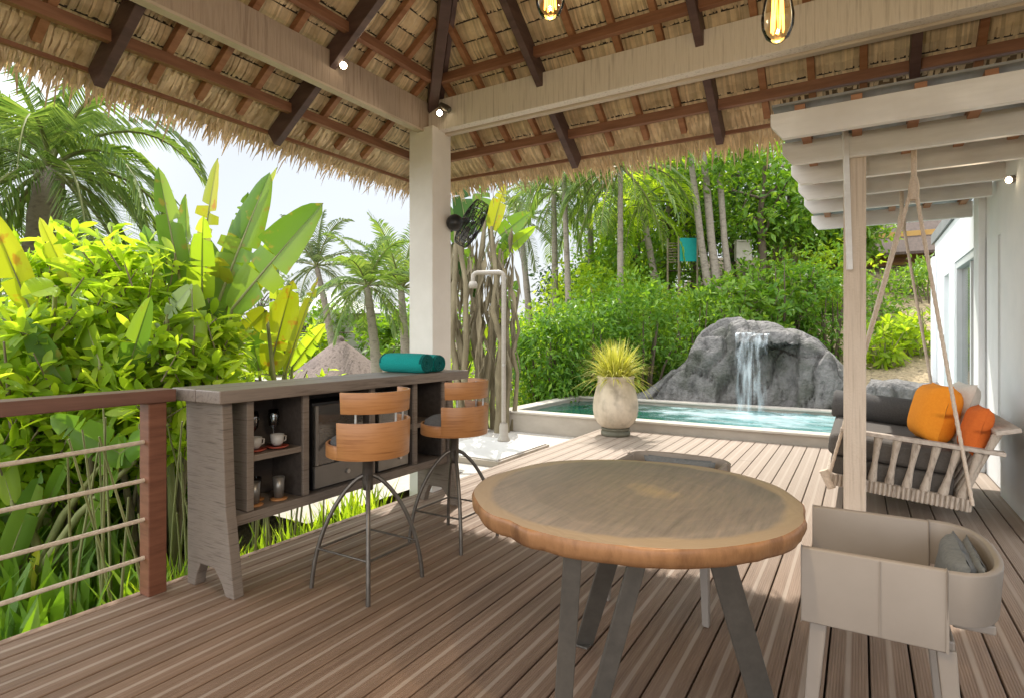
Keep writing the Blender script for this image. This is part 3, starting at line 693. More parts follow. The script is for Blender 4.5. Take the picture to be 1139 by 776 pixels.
bs(MB().box(1.836, 3.662, 2.795, 3.10, .33, .385)).build('bottom_board', M['grey_wood'], bar, bevel=.004)
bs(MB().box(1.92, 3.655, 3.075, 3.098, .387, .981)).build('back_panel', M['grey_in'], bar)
for x in (1.92, 2.285, 2.83, 3.265, 3.605): bs(MB().box(x, x+.042, 2.80, 3.073, .387, .981)).build('divider', M['grey_wood'], bar, bevel=.003)
bs(MB().box(1.964, 2.283, 2.81, 3.073, .648, .682)).build('shelf', M['grey_wood'], bar, bevel=.003)
bs(MB().box(3.309, 3.603, 2.81, 3.073, .648, .682)).build('shelf', M['grey_wood'], bar, bevel=.003)
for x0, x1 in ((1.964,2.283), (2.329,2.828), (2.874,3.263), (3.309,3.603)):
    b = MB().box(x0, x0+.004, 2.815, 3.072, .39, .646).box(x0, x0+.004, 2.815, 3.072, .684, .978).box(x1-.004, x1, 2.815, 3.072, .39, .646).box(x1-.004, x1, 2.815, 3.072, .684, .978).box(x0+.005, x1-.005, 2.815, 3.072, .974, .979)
    bs(b).build('shade_lining', M['grey_in'], bar)  # dark panels added to paint shade into the open compartments
def fridge(x0, x1, label):
    t = thing('mini_fridge', label, 'fridge', ((x0+x1)/2, 2.95, .388), 0, 'small fridges built into the bar')
    w_ = (x1-x0)/2
    MB().box(-w_, w_, -.10, .12, 0, .53).build('case', M['fridge'], t, bevel=.004)
    MB().box(-w_, w_, -.122, -.103, .15, .515).build('glass_door', M['fglass'], t, bevel=.003)
    MB().box(-w_, w_, -.124, -.103, .012, .147).build('door_base', M['silver'], t, bevel=.003)
    MB().box(-w_-.0, -w_+.022, -.131, -.124, .152, .513).build('door_trim', M['silver'], t)
    MB().tube([(.06,-.125,.075), (.06,-.137,.075)], .014, 12).build('lock', M['steel'], t)
fridge(2.39, 2.79, 'glass fronted mini fridge behind the near bar stool, left of the two')
fridge(2.93, 3.235, 'narrower glass fronted mini fridge in the bar, right of the two')
def cup(loc, label, saucer=True):
    t = thing('cup', label, 'cup', loc, 0, 'cups on the left bar shelves')
    if saucer: MB().lathe([(0,0),(.035,0),(.062,.012),(.06,.016),(.03,.006),(0,.006)], 20).build('saucer', M['redglaze'], t)
    MB().lathe([(0,.017),(.022,.017),(.034,.035),(.038,.08),(.035,.08),(.03,.03),(0,.025)], 20).build('bowl', M['china'], t)
    MB().tube([(.036,0,.068), (.058,0,.062), (.056,0,.038), (.034,0,.034)], .005, 6).build('handle', M['china'], t)
cup((2.16, 2.87, .684), 'white cup on a red saucer on the upper bar shelf, right one')
cup((2.03, 2.89, .684), 'white cup on a red saucer on the upper bar shelf, left one')
def tumbler(loc, label, mat):
    t = thing('tumbler', label, 'glass', loc, 0, 'glasses on the left bar shelves')
    MB().lathe([(0,0),(.045,0),(.048,.008),(.03,.012),(0,.012)], 20).build('coaster', M['oak'], t)
    MB().lathe([(0,.014),(.026,.014),(.033,.13),(.030,.13),(.024,.024),(0,.024)], 20).build('tumbler_body', mat, t)
tumbler((2.17, 2.87, .387), 'tall grey tumbler on the lower bar shelf, right front one', M['silver'])
tumbler((2.02, 2.88, .387), 'tall grey tumbler on the lower bar shelf, left front one', M['silver'])
tumbler((2.09, 2.97, .387), 'tall clear glass at the back of the lower bar shelf', M['cupglass'])
def goblet(loc, label):
    t = thing('wine_glass', label, 'glass', loc, 0, 'glasses on the left bar shelves')
    MB().lathe([(0,0),(.032,.002),(.004,.008),(.004,.09),(.028,.12),(.034,.17),(.028,.21),(.0265,.21),(.032,.17),(.026,.124),(0,.10)], 20).build('glass_body', M['cupglass'], t)
goblet((2.21, 2.97, .684), 'clear stemmed wine glass at the back of the upper bar shelf, right one')
goblet((2.08, 2.98, .684), 'clear stemmed wine glass at the back of the upper bar shelf, left one')

def towel(loc, L, r, label, rz=0):
    t = thing('rolled_towel', label, 'towel', loc, rz, 'rolled teal towels on the bar')
    b = MB(); n = 26; m = 12; V = []
    for i in range(m+1):
        x = -L/2+L*i/m; e = 1-.10*(abs(2*i/m-1)**6)
        for k in range(n):
            a = 2*math.pi*k/n; q = 1+.03*mnoise.noise(Vector((x*9, math.cos(a)*1.5, math.sin(a)*1.5)))
            z = r*math.sin(a)*e*q*.96; V.append((x, r*1.08*math.cos(a)*e*q, max(z, -r*.90)+r*.90))
    b.add(V, [(i*n+k, i*n+(k+1)%n, (i+1)*n+(k+1)%n, (i+1)*n+k) for i in range(m) for k in range(n)], True)
    b.build('towel_wrap', M['teal'], t)
    for sx in (-1, 1):
        pts = []
        for i in range(60):
            a = i/60*2*math.pi*3.2; rr = r*.93*(1-i/68); pts.append((sx*(L/2-.012), rr*1.05*math.cos(a), rr*math.sin(a)*.93+r*.90))
        MB().tube(pts, r*.13, 6).build('rolled_end', M['teal_dark'], t)
towel((3.37, 2.965, 1.051), .41, .078, 'rolled teal towel on the bar, the nearer bigger roll', R(91))
towel((3.545, 2.965, 1.051), .38, .072, 'rolled teal towel on the bar, tucked behind the nearer roll', R(88))

# ---- bar stools
def arcband(r, z0, z1, a0, a1, th=.014, n=30, lean=0):
    b = MB(); V = []
    for i in range(n+1):
        a = a0+(a1-a0)*i/n
        for rr, z in ((r, z0), (r+th, z0), (r+th+lean, z1), (r+lean, z1)): V.append((rr*math.cos(a), rr*math.sin(a), z))
    F = [(i*4+k, (i+1)*4+k, (i+1)*4+(k+1)%4, i*4+(k+1)%4) for i in range(n) for k in range(4)]
    F += [(0,1,2,3), (n*4+3, n*4+2, n*4+1, n*4)]
    return b.add(V, F, False)
stool = thing('bar_stool', 'oak bar stool with curved two band back, near one in front of the fridges', 'bar stool', (2.28, 2.275, 0), 0, 'oak bar stools at the bar')
def smoothband(b, name, mat, par):
    o = b.build(name, mat, par, bevel=.003); o.data.polygons.foreach_set('use_smooth', [True]*len(o.data.polygons))
    m_ = o.modifiers.new('Split', 'EDGE_SPLIT'); m_.split_angle = R(40); return o
smoothband(arcband(.205, .695, .885, R(180), R(362), lean=.006), 'back_band', M['oak'], stool)
smoothband(arcband(.205, .93, 1.04, R(186), R(356), lean=.006), 'back_band', M['oak'], stool)
smoothband(arcband(.2045, .695, .765, R(2), R(180)), 'seat_rim', M['oak'], stool)
MB().lathe([(0,.70),(.203,.70),(.203,.725),(0,.725)], 32).build('seat', M['oak'], stool)
MB().lathe([(0,.726),(.190,.728),(.198,.755),(.19,.782),(.15,.805),(.08,.815),(0,.817)], 32).build('seat_cushion', M['cushion'], stool)
for a in (R(207), R(333), R(270)):
    MB().tube([(.198*math.cos(a), .198*math.sin(a), .76), (.198*math.cos(a), .198*math.sin(a), 1.02)], .007, 8).build('back_rod', M['steel'], stool)
MB().lathe([(0,.50),(.026,.50),(.030,.54),(.030,.69),(.075,.698),(0,.699)], 20).build('pedestal', M['iron'], stool)
for sx, sy in ((-1,-1), (1,-1), (1,1), (-1,1)):
    pts = []
    for i in range(13):
        s = i/12; d = .016+.189*(.2*s+.8*math.sin(s*math.pi/2)); z = .57*(1-s)**1.0 if s < 1 else 0
        z = .57*(1-s**1.45)
        pts.append((sx*d, sy*d, z+.008*(1-s)))
    MB().tube(pts, .0115, 10).build('leg', M['iron'], stool)
s_ = (1-.205/.574)**(1/1.45); dd = .016+.189*(.2*s_+.8*math.sin(s_*math.pi/2))
for (ax, ay), (bx, by) in (((-1,-1),(1,-1)), ((1,-1),(1,1)), ((1,1),(-1,1)), ((-1,1),(-1,-1))):
    MB().tube([(ax*dd, ay*dd, .205), (bx*dd, by*dd, .205)], .006, 8).build('footrest', M['iron'], stool)
st2 = dup(stool, (3.06, 2.28, 0), 0, 'oak bar stool with curved two band back, far one beside the white shower slab')
for ch in st2.children:
    if ch.name.split('.')[0] in ('back_band', 'seat_rim', 'back_rod'): ch.rotation_euler = (0, 0, R(15))

# ================================================================== TABLE AND CHAIRS
TC = Vector((2.065, .725, 0))
tab = thing('dining_table', 'round live edge wood slice table on four flat bronze legs', 'table', TC)
NT = 96
def trad(a):
    return .582 + .022*mnoise.noise(Vector((math.cos(a)*1.1+3, math.sin(a)*1.1, 0))) + .016*mnoise.noise(Vector((math.cos(a)*3.1, math.sin(a)*3.1, 7))) - .020*math.exp(-((math.atan2(math.sin(a-R(158)), math.cos(a-R(158))))/.09)**2)
b = MB(); V = [(0,0,.7505)]
for rr in (.35, .7, .9, .985):
    for k in range(NT): a = 2*math.pi*k/NT; V.append((trad(a)*rr*math.cos(a), trad(a)*rr*math.sin(a), .7505 if rr < .98 else .748))
F = [(0, 1+k, 1+(k+1)%NT) for k in range(NT)]
for q in range(3): F += [(1+q*NT+k, 1+(q+1)*NT+k, 1+(q+1)*NT+(k+1)%NT, 1+q*NT+(k+1)%NT) for k in range(NT)]
b.add(V, F, True).build('tabletop', M['slice'], tab)
b = MB(); V = []
rings = [(.985,.7485), (.998,.745), (1.003,.737), (1.003,.722), (.998,.706), (.988,.692), (.93,.690)]
for q, (rr, z) in enumerate(rings):
    for k in range(NT):
        a = 2*math.pi*k/NT; r_ = trad(a)*rr
        if 0 < q < 6: r_ += (.009*abs(mnoise.noise(Vector((math.cos(a)*6, math.sin(a)*6, z*8))))-.006)*(1+(.745-z)*9)+.006*mnoise.noise(Vector((math.cos(a)*16, math.sin(a)*16, z*9)))
        V.append((r_*math.cos(a), r_*math.sin(a), z))
F = [(q*NT+k, q*NT+(k+1)%NT, (q+1)*NT+(k+1)%NT, (q+1)*NT+k) for q in range(6) for k in range(NT)] + [tuple((6*NT+k) for k in range(NT))]
b.add(V, F, True).build('bark_edge', M['bark_edge'], tab)
def tleg(top, foot, w_, th, wdir):
    top = Vector(top)-TC; foot = Vector(foot)-TC
    MB().bar(foot, top, th, w_, up=wdir).build('table_leg', M['leg'], tab, bevel=.003)
    MB().box(foot.x-.035, foot.x+.035, foot.y-.03, foot.y+.03, 0, .008).build('foot_plate', M['leg'], tab, bevel=.002)
def leg_px(p0, d0, p1, d1):
    """continue the line seen through two points up to the slab and down to the floor"""
    a = at(*p0, d0); c = at(*p1, d1); k = (a-c)
    up_ = c + k*((.6915-c.z)/k.z); dn = c + k*((.004-c.z)/k.z); return up_, dn
lat = (RX, RY, 0)
for p0, d0, p1, d1, w_, th in (((637,618),1.74,(626,790),1.79,.055,.016), ((708,627),1.93,(664,790),1.97,.062,.016), ((804,627),2.00,(848,780),2.085,.088,.016), ((675,630),2.26,(650,714),2.49,.075,.016)):
    u_, d_ = leg_px(p0, d0, p1, d1)
    tleg(u_, d_, w_, th, lat)
# tub chairs
def tub(label, loc, rz, cush=True):
    t = thing('tub_chair', label, 'chair', loc, rz, 'taupe tub chairs round the table')
    HW, FR, ST, RC = .262, .262, -.10, .24       # half width, front, where the back curve starts
    path = [(FR, HW), (.12, HW), (ST, HW)]
    for k in range(1, 16):
        a = R(90+180*k/16); e = 2.6
        cx = abs(math.cos(a))**(2/e); cy = abs(math.sin(a))**(2/e)*sgn(math.sin(a))
        path.append((ST-.142*cx, HW*cy))
    path += [(ST, -HW), (.12, -HW), (FR, -HW)]
    n = len(path); th = .022
    def shell(lo_, hi_, i0, i1, flare):
        b = MB(); V = []
        for i in range(i0, i1+1):
            x, y = path[i]; a = path[max(i-1,0)]; c = path[min(i+1,n-1)]
            tn = Vector((c[0]-a[0], c[1]-a[1], 0)).normalized(); nr = Vector((tn.y, -tn.x, 0)) * -1
            if nr.dot(Vector((x-.0, y, 0))) < 0: nr = -nr
            for off, z, fl in ((0, lo_, 0), (th, lo_, 0), (th, hi_-.006, flare), (th*.5, hi_, flare), (0, hi_-.006, flare)):
                q = Vector((x, y, 0)) + nr*(off-th+fl); V.append((q.x, q.y, z))
        m = i1-i0+1; K = 5
        F = [(i*K+k, (i+1)*K+k, (i+1)*K+(k+1)%K, i*K+(k+1)%K) for i in range(m-1) for k in range(K)]
        F += [tuple(range(K-1,-1,-1)), tuple((m-1)*K+k for k in range(K))]
        return b.add(V, F, False)
    smoothband(shell(.450, .680, 0, 2, 0), 'arm', M['taupe'], t); smoothband(shell(.450, .680, n-3, n-1, 0), 'arm', M['taupe'], t)
    smoothband(shell(.53, .680, 2, n-3, .010), 'backrest', M['taupe'], t)
    for sy in (1, -1):
        MB().box(.055, .0585, sy*(HW+.0005), sy*(HW+.003), .455, .672).build('arm_seam', M['taupe'], t)
        MB().box(ST-.004, ST+.003, sy*(HW+.0005), sy*(HW+.0035), .45, .678).build('arm_seam', M['taupe'], t)
    MB().box(ST-.02, FR-.004, -HW+.02, HW-.02, .448, .478).build('seat', M['taupe'], t, bevel=.006)
    MB().box(ST-.115, ST-.018, -HW+.06, HW-.06, .500, .528).build('seat_extension', M['taupe'], t, bevel=.006)
    for sx, sy in ((1,1), (1,-1), (-1,1), (-1,-1)):
        x = .215 if sx > 0 else -.10
        MB().bar((x, sy*.225, .450), (x+sx*.035, sy*.245, 0), .046, .046, w2=.030, h2=.030).build('leg', M['taupe'], t, bevel=.004)
    return t
def pillow(name, parent, w_, h_, d_, mat, n=14, loc=None, rot=None, pinch=.5):
    """a stuffed square: w_ along x, h_ along z, d_ thick along y"""
    b = MB(); V = []
    for side in (1, -1):
        for j in range(n+1):
            for i in range(n+1):
                u = 2*i/n-1; v = 2*j/n-1
                bul = ((1-u**4)*(1-v**4))**pinch
                kx = 1-.05*(1-abs(u))*0 - .06*(v*v)*(abs(u)); kz = 1-.06*(u*u)*abs(v)
                V.append((u*w_/2*(1-.05*(1-v*v)), side*d_/2*bul + .006*mnoise.noise(Vector((u*2, v*2, side))), v*h_/2*(1-.05*(1-u*u))))
    q = (n+1)**2; F = []
    for j in range(n):
        for i in range(n):
            a = j*(n+1)+i; F.append((a+1, a, a+n+1, a+n+2)); F.append((q+a, q+a+1, q+a+n+2, q+a+n+1))
    b.add(V, F, True)
    if rot is not None or loc is not None:
        m_ = (Matrix.Translation(loc) if loc is not None else Matrix()) @ (rot.to_4x4() if rot is not None else Matrix())
        b.v = [tuple(m_ @ Vector(p)) for p in b.v]
    return b.build(name, mat, parent, clean=True)
tub('taupe moulded tub chair at the near right corner with a grey back cushion', (2.245, -.105, 0), R(90))
tub('taupe moulded tub chair on the far pool side of the table', (2.985, .84, 0), R(178))
for (cx_, cy_, rz, lab) in ((2.235, -.262, 0, 'slate grey cushion leaning in the near right tub chair'), (3.13, .83, R(90), 'slate grey cushion in the tub chair behind the table')):
    t = thing('chair_cushion', lab, 'cushion', (cx_, cy_, .535), rz, 'grey chair cushions')
    pillow('cushion_body', t, .38, .17, .085, M['grey_fab'], loc=(0,.012,.055), rot=Matrix.Rotation(R(10 if rz == 0 else -10), 3, 'X'), pinch=.6)
    pillow('cushion_back', t, .34, .16, .04, M['grey_fab'], loc=(.01,-.030,.055), rot=Matrix.Rotation(R(6 if rz == 0 else -6), 3, 'X'), pinch=.6)

# ================================================================== HANGING BENCH
SO = Vector((5.0, .21, .215)); TILT = R(5.6)
ST_ = Matrix.Rotation(TILT, 4, 'X')
sw = thing('hanging_bench', 'driftwood swing bench hung on ropes from the pergola', 'swing', SO)
def sb(b):
    b.v = [tuple(ST_ @ Vector(p)) for p in b.v]; return b
SWL = 1.40
for xx in (0, SWL): sb(MB().bar((xx,.0,.04), (xx,-.86,.04), .055, .085)).build('side_rail', M['drift'], sw, bevel=.01)
sb(MB().bar((.03,-.0,.04), (SWL-.03,-.0,.04), .055, .085)).build('front_rail', M['drift'], sw, bevel=.01)
sb(MB().bar((.03,-.80,.04), (SWL-.03,-.80,.04), .055, .085)).build('rear_rail', M['drift'], sw, bevel=.01)
for k in range(30):
    yy = -.02-.028*k
    sb(MB().tube([(-.032, yy, 0), (-.034, yy, .085)], .010, 6)).build('binding', M['drift'], sw)
b = MB()
for k in range(9): b.box(.03, SWL-.03, -.06-.085*k, -.125-.085*k, .018, .036)
sb(b).build('seat_slats', M['plank'], sw)
def baluster(p0, p1):
    p0 = Vector(p0); p1 = Vector(p1)
    prof = [(0,.030),(.08,.031),(.2,.025),(.45,.019),(.7,.021),(.9,.026),(1,.027)]
    return MB().tube([p0.lerp(p1, s) for s, r_ in prof], [r_ for s, r_ in prof], 10)
for xx in (0, SWL):
    for k in range(7):
        yy = -.17-.105*k
        sb(baluster((xx, yy, .08), (xx, yy-.018*k*.6, .405))).build('arm_spindle', M['drift'], sw)
    sb(MB().bar((xx, -.04, .42), (xx, -1.00, .425), .075, .028)).build('arm_rail', M['plank'], sw, bevel=.004)
for k in range(10):
    xx = .02+(SWL-.04)*k/9
    sb(baluster((xx, -.80, .08), (xx, -.955, .56))).build('back_spindle', M['drift'], sw)
sb(MB().bar((-.10, -.985, .585), (SWL+.08, -.985, .585), .135, .03, up=(0,.35,1))).build('back_rail', M['plank'], sw, bevel=.005)
inv = Vector((0,0,0))
for xx in (0, SWL):
    hk = Vector((xx, -.535, 2.215))
    c0 = ST_ @ Vector((xx-.02*(1 if xx == 0 else -1), .0, .06)); c1 = ST_ @ Vector((xx-.035, -.86, .05))
    def sag(a, c, n=76):
        return [a.lerp(c, i/n)+Vector((0, .0, -.02*math.sin(math.pi*i/n))) for i in range(n+1)]
    MB().tube(sag(hk, c0), [.0135 if i_ % 2 else .0108 for i_ in range(77)], 8).build('hanging_rope', M['rope_pale'], sw)
    MB().tube(sag(hk, c1), [.0135 if i_ % 2 else .0108 for i_ in range(77)], 8).build('hanging_rope', M['rope_pale'], sw)
    MB().tube([hk+Vector((0,0,-.14)), hk+Vector((0,0,-.05)), hk+Vector((0,0,.02))], [.03,.034,.022], 10).build('knot', M['rope_pale'], sw)
    MB().tube([hk, hk+Vector((0,0,.36 if xx == 0 else .22))], .017, 8).build('hanging_rope', M['rope_pale'], sw)
    MB().tube([c0+Vector((0,.035,.04)), c0+Vector((0,-.02,-.09))], [.034,.03], 10).build('knot', M['rope_pale'], sw)
def onseat(p): return SO + ST_ @ Vector(p)
t = thing('seat_pad', 'thick taupe canvas seat pad on the hanging bench', 'cushion', onseat((.7,-.40,.05)))
b = MB().box(-.66, .66, -.36, .40, 0, .155); b.v = [tuple(ST_ @ Vector(p)) for p in b.v]
b.build('lower_pad', M['cush_seat'], t, bevel=.025, seg=3)
b = MB().box(-.655, .655, -.36, .43, .157, .325); b.v = [tuple(ST_ @ Vector(p)) for p in b.v]
b.build('upper_pad', M['cush_seat'], t, bevel=.05, seg=4)
t = thing('bolster', 'long dark charcoal bolster lying along the far arm of the hanging bench', 'cushion', onseat((1.22,-.36,.385)))
b = MB().tube([(0,.42,.1), (0,.40,.1), (0,-.38,.1), (0,-.40,.1)], [.105,.125,.125,.105], 22); b.v = [tuple(ST_ @ Vector(p)) for p in b.v]
b.build('bolster_body', M['cushion'], t)
def throw(lab, mat, p, w_, h_, d_, rz, tilt):
    t = thing('throw_pillow', lab, 'pillow', onseat(p), rz, 'throw pillows on the hanging bench')
    pillow('pillow_body', t, w_, h_, d_, mat, loc=(0,0,h_/2), rot=Matrix.Rotation(R(tilt), 3, 'X'), pinch=.55)
throw('bright orange pillow with a pale corner patch leaning on the hanging bench', M['orange'], (.45,-.66,.37), .44, .45, .27, R(12), 14)
throw('cream pillow tucked behind the bright orange one on the hanging bench', M['linen'], (.62,-.82,.375), .46, .47, .17, R(8), 16)
throw('rust orange pillow against the slatted back of the hanging bench', M['rust'], (.17,-.87,.375), .30, .34, .15, R(4), 16)

# ================================================================== PERGOLA AND HOUSE
pg = thing('pergola', 'white slatted pergola on a bleached timber post over the hanging bench', 'pergola', (4.875, .035, 0))
def gs(b): return b.shift((4.875, .035, 0))
BX = (4.11, 4.77, 5.42, 6.07, 6.74, 7.80)
for x in BX:
    prof = [(-1.02,2.59), (.43,2.59), (.50,2.68), (.50,2.757), (-1.02,2.757)]
    b = MB(); n = 5
    b.add([(x-.025, y, z) for y, z in prof]+[(x+.025, y, z) for y, z in prof], [tuple(range(n)), tuple(range(2*n-1, n-1, -1))]+[(i, n+i, n+(i+1)%n, (i+1)%n) for i in range(n)])
    gs(b).build('slat_beam', M['white_wood'], pg, bevel=.004, clean=False)
for y in (.33, .02, -.30, -.62, -.93): gs(MB().box(4.088, 8.0, y-.03, y+.03, 2.728, 2.790)).build('roof_batten', M['common'], pg)
gs(MB().box(4.06, 8.05, -1.03, .49, 2.792, 2.806)).build('roof_sheet', M['sheet'], pg)
gs(MB().box(4.805, 4.945, -.035, .105, 0, 2.757)).build('post', M['post'], pg, bevel=.008)
gs(MB().bar(at(940, 143, 4.07), at(945, 300, 4.07), .034, .02, up=(VX,VY,0))).build('cover_strip', M['white_wood'], pg)
hs = thing('house', 'white painted house wall with tall dark windows on the right', 'house', (8.3, -1.05, 0))
def hh(b): return b.shift((8.3, -1.05, 0))
b = MB()
for x0, x1, z0, z1 in ((4.95,6.25,-.3,2.85), (6.252,6.66,-.3,.60), (6.252,6.66,2.22,2.85), (6.662,7.20,-.3,2.85), (7.202,9.45,2.28,2.85), (9.452,10.0,-.3,2.85), (10.002,10.55,-.3,.3), (10.002,10.55,2.2,2.85), (10.552,11.74,-.3,2.85)):
    b.box(x0, x1, -1.29, -1.05, z0, z1)
b.box(11.5, 11.74, -6, -1.292, -.3, 2.85).box(4.95, 5.2, -6, -1.292, -.3, 2.85)
hh(b).build('wall', M['white_wall'], hs)
hh(MB().box(4.93, 6.24, -1.048, -1.0, -.0, 2.85)).build('pier', M['white_wall'], hs, bevel=.004)
hh(MB().box(7.22, 7.50, -1.048, -.99, 0, 2.85)).build('pilaster', M['white_wall'], hs, bevel=.004)
hh(MB().box(11.45, 11.72, -1.048, -.99, -.1, 2.6)).build('pilaster', M['white_wall'], hs, bevel=.004)
hh(MB().box(4.9, 12.0, -6.2, -1.02, 2.86, 3.02)).build('flat_roof', M['sheet'], hs)
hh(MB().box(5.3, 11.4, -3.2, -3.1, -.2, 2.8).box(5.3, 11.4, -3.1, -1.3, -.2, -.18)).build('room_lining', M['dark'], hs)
def window(x0, x1, z0, z1, mull=()):
    fr = hh(MB().box(x0, x0+.07, -1.20, -1.11, z0, z1).box(x1-.07, x1, -1.20, -1.11, z0, z1).box(x0+.071, x1-.071, -1.20, -1.11, z1-.07, z1).box(x0+.071, x1-.071, -1.20, -1.11, z0, z0+.07)).build('window', M['frame'], hs, bevel=.003)
    hh(MB().box(x0+.072, x1-.072, -1.165, -1.155, z0+.072, z1-.072)).build('pane', M['window'], fr)
    for m_ in mull: hh(MB().box(m_-.03, m_+.03, -1.19, -1.12, z0+.072, z1-.072)).build('mullion', M['frame'], fr)
window(6.262, 6.652, .61, 2.21); hh(MB().box(6.22, 6.70, -1.10, -.985, .575, .606)).build('sill', M['white_wall'], hs)
window(10.01, 10.54, .31, 2.19)
dr = hh(MB().box(7.52, 7.60, -1.20, -1.06, 0, 2.27).box(9.36, 9.44, -1.20, -1.06, 0, 2.27).box(7.601, 9.359, -1.20, -1.06, 2.19, 2.27)).build('sliding_door', M['frame'], hs, bevel=.003)
hh(MB().box(7.60, 8.45, -1.17, -1.16, .03, 2.18)).build('door_glass', M['window'], dr)
hh(MB().box(8.47, 9.35, -1.13, -1.12, .03, 2.18)).build('door_glass', M['window'], dr)
hh(MB().box(8.40, 8.48, -1.155, -1.085, .02, 2.185)).build('door_stile', M['frame'], dr)
#PART3
# ================================================================== PLANTS
def rv(r=rnd):
    while True:
        v = Vector((r.uniform(-1,1), r.uniform(-1,1), r.uniform(-1,1)))
        if .05 < v.length < 1: return v.normalized()
def leaf(b, p, d, n, L, W, fold=.18, droop=.12):
    d = d.normalized(); s = d.cross(n)
    if s.length < .05: s = d.cross(Vector((.3,.9,.2)))
    s.normalize(); n = s.cross(d)
    m = p + d*L*.5 - n*W*fold; t = p + d*L + Vector((0,0,-L*droop))
    l = p + d*L*.42 + s*W*.5 + n*W*fold*.5; r = p + d*L*.42 - s*W*.5 + n*W*fold*.5
    b.add([p, m, t, l, r], [(0,1,2,3), (0,4,2,1)])
def leafo(b, p, d, n, L, W, fold=.10, droop=.15):
    """a rounder, longer leaf: widest past the middle, gently folded and drooping"""
    d = d.normalized(); s = d.cross(n)
    if s.length < .05: s = d.cross(Vector((.3,.9,.2)))
    s.normalize(); n = s.cross(d); V = [p]; dz = Vector((0,0,-L*droop))
    for q, w in ((.28,.36), (.58,.5), (.84,.33)):
        c = p+d*L*q+dz*q*q; V += [c+s*W*w+n*W*fold, c-n*W*fold*.6, c-s*W*w+n*W*fold]
    V.append(p+d*L+dz)
    b.add(V, [(0,2,1), (0,3,2), (1,2,5,4), (2,3,6,5), (4,5,8,7), (5,6,9,8), (7,8,10), (8,9,10)], True)
def foot(px, dep, py=500):
    q = at(px, py, dep); return Vector((q.x, q.y, gz(q.x, q.y)))
def shrub(name, label, cat, base, rx, ry, h, n, L, W, mat, group=None, stemmat='bark_dk', nst=9, z0=.12, seed=0, whorl=False, up=.4, top=None):
    """a shrub of separate leaves: uneven outline from noise, stems inside"""
    r = random.Random(seed); t = thing(name, label, cat, base, 0, group)
    b = MB(); st = MB(); tips = []
    for k in range(nst):
        a = 2*math.pi*k/nst + r.uniform(-.3,.3); q = r.uniform(.15,.85)
        p0 = Vector((rx*.25*math.cos(a), ry*.25*math.sin(a), 0)); p2 = Vector((rx*q*math.cos(a), ry*q*math.sin(a), h*r.uniform(.55,.9)))
        p1 = p0.lerp(p2, .5)+Vector((r.uniform(-.1,.1), r.uniform(-.1,.1), .1*h))*.5
        st.tube([p0, p1, p2], [.022*h**.5, .016*h**.5, .006], 6); tips.append(p2)
    cl = []
    ncl = max(18, int(n/(12 if whorl else 34)))
    for k in range(ncl):
        v = rv(r); rad = r.uniform(.35,1)**.45
        nz_ = 1+.42*mnoise.noise(Vector((v.x*1.9+seed*3.1, v.y*1.9, v.z*1.9)))
        cl.append(Vector((v.x*rx*rad*nz_, v.y*ry*rad*nz_, z0*h+(h-z0*h)*(.5+.5*v.z*rad*min(1.15, nz_)))))
    for c in cl:
        out = Vector((c.x/rx, c.y/ry, (c.z-h*.45)/h*1.6)); out = out.normalized() if out.length > .01 else Vector((0,0,1))
        if whorl:
            ax = (out*.7+Vector((0,0,.7))+rv(r)*.7).normalized(); kk = r.randint(7, 15)
            st.tube([c-ax*L*1.2+rv(r)*.03, c], [.007,.005], 5, caps=False)
            e1 = ax.cross(rv(r)).normalized(); e2 = ax.cross(e1)
            for q in range(kk):
                a = q*2.4+r.uniform(-.2,.2); el = r.uniform(-.1,1.1)
                d = (e1*math.cos(a)+e2*math.sin(a))*math.cos(el)+ax*math.sin(el)
                leafo(b, c-ax*L*.9*r.random(), d, ax+rv(r)*.7, L*r.uniform(.65,1.2), W*r.uniform(.8,1.25), r.uniform(.02,.16), r.uniform(.05,.35))
        else:
            cs = L*2.1
            for q in range(34):
                p = c+rv(r)*cs*r.random()**.5
                d = (out*.55+rv(r)*.8+Vector((0,0,up*r.uniform(-.6,1)))).normalized()
                (leafo if L > .185 else leaf)(b, p, d, (Vector((0,0,1))+out*.6+rv(r)*.6), L*r.uniform(.6,1.25), W*r.uniform(.75,1.2), .16, r.uniform(.05,.35))
    st.build('stems', M[stemmat], t); b.build('foliage', M[mat], t)
    return t
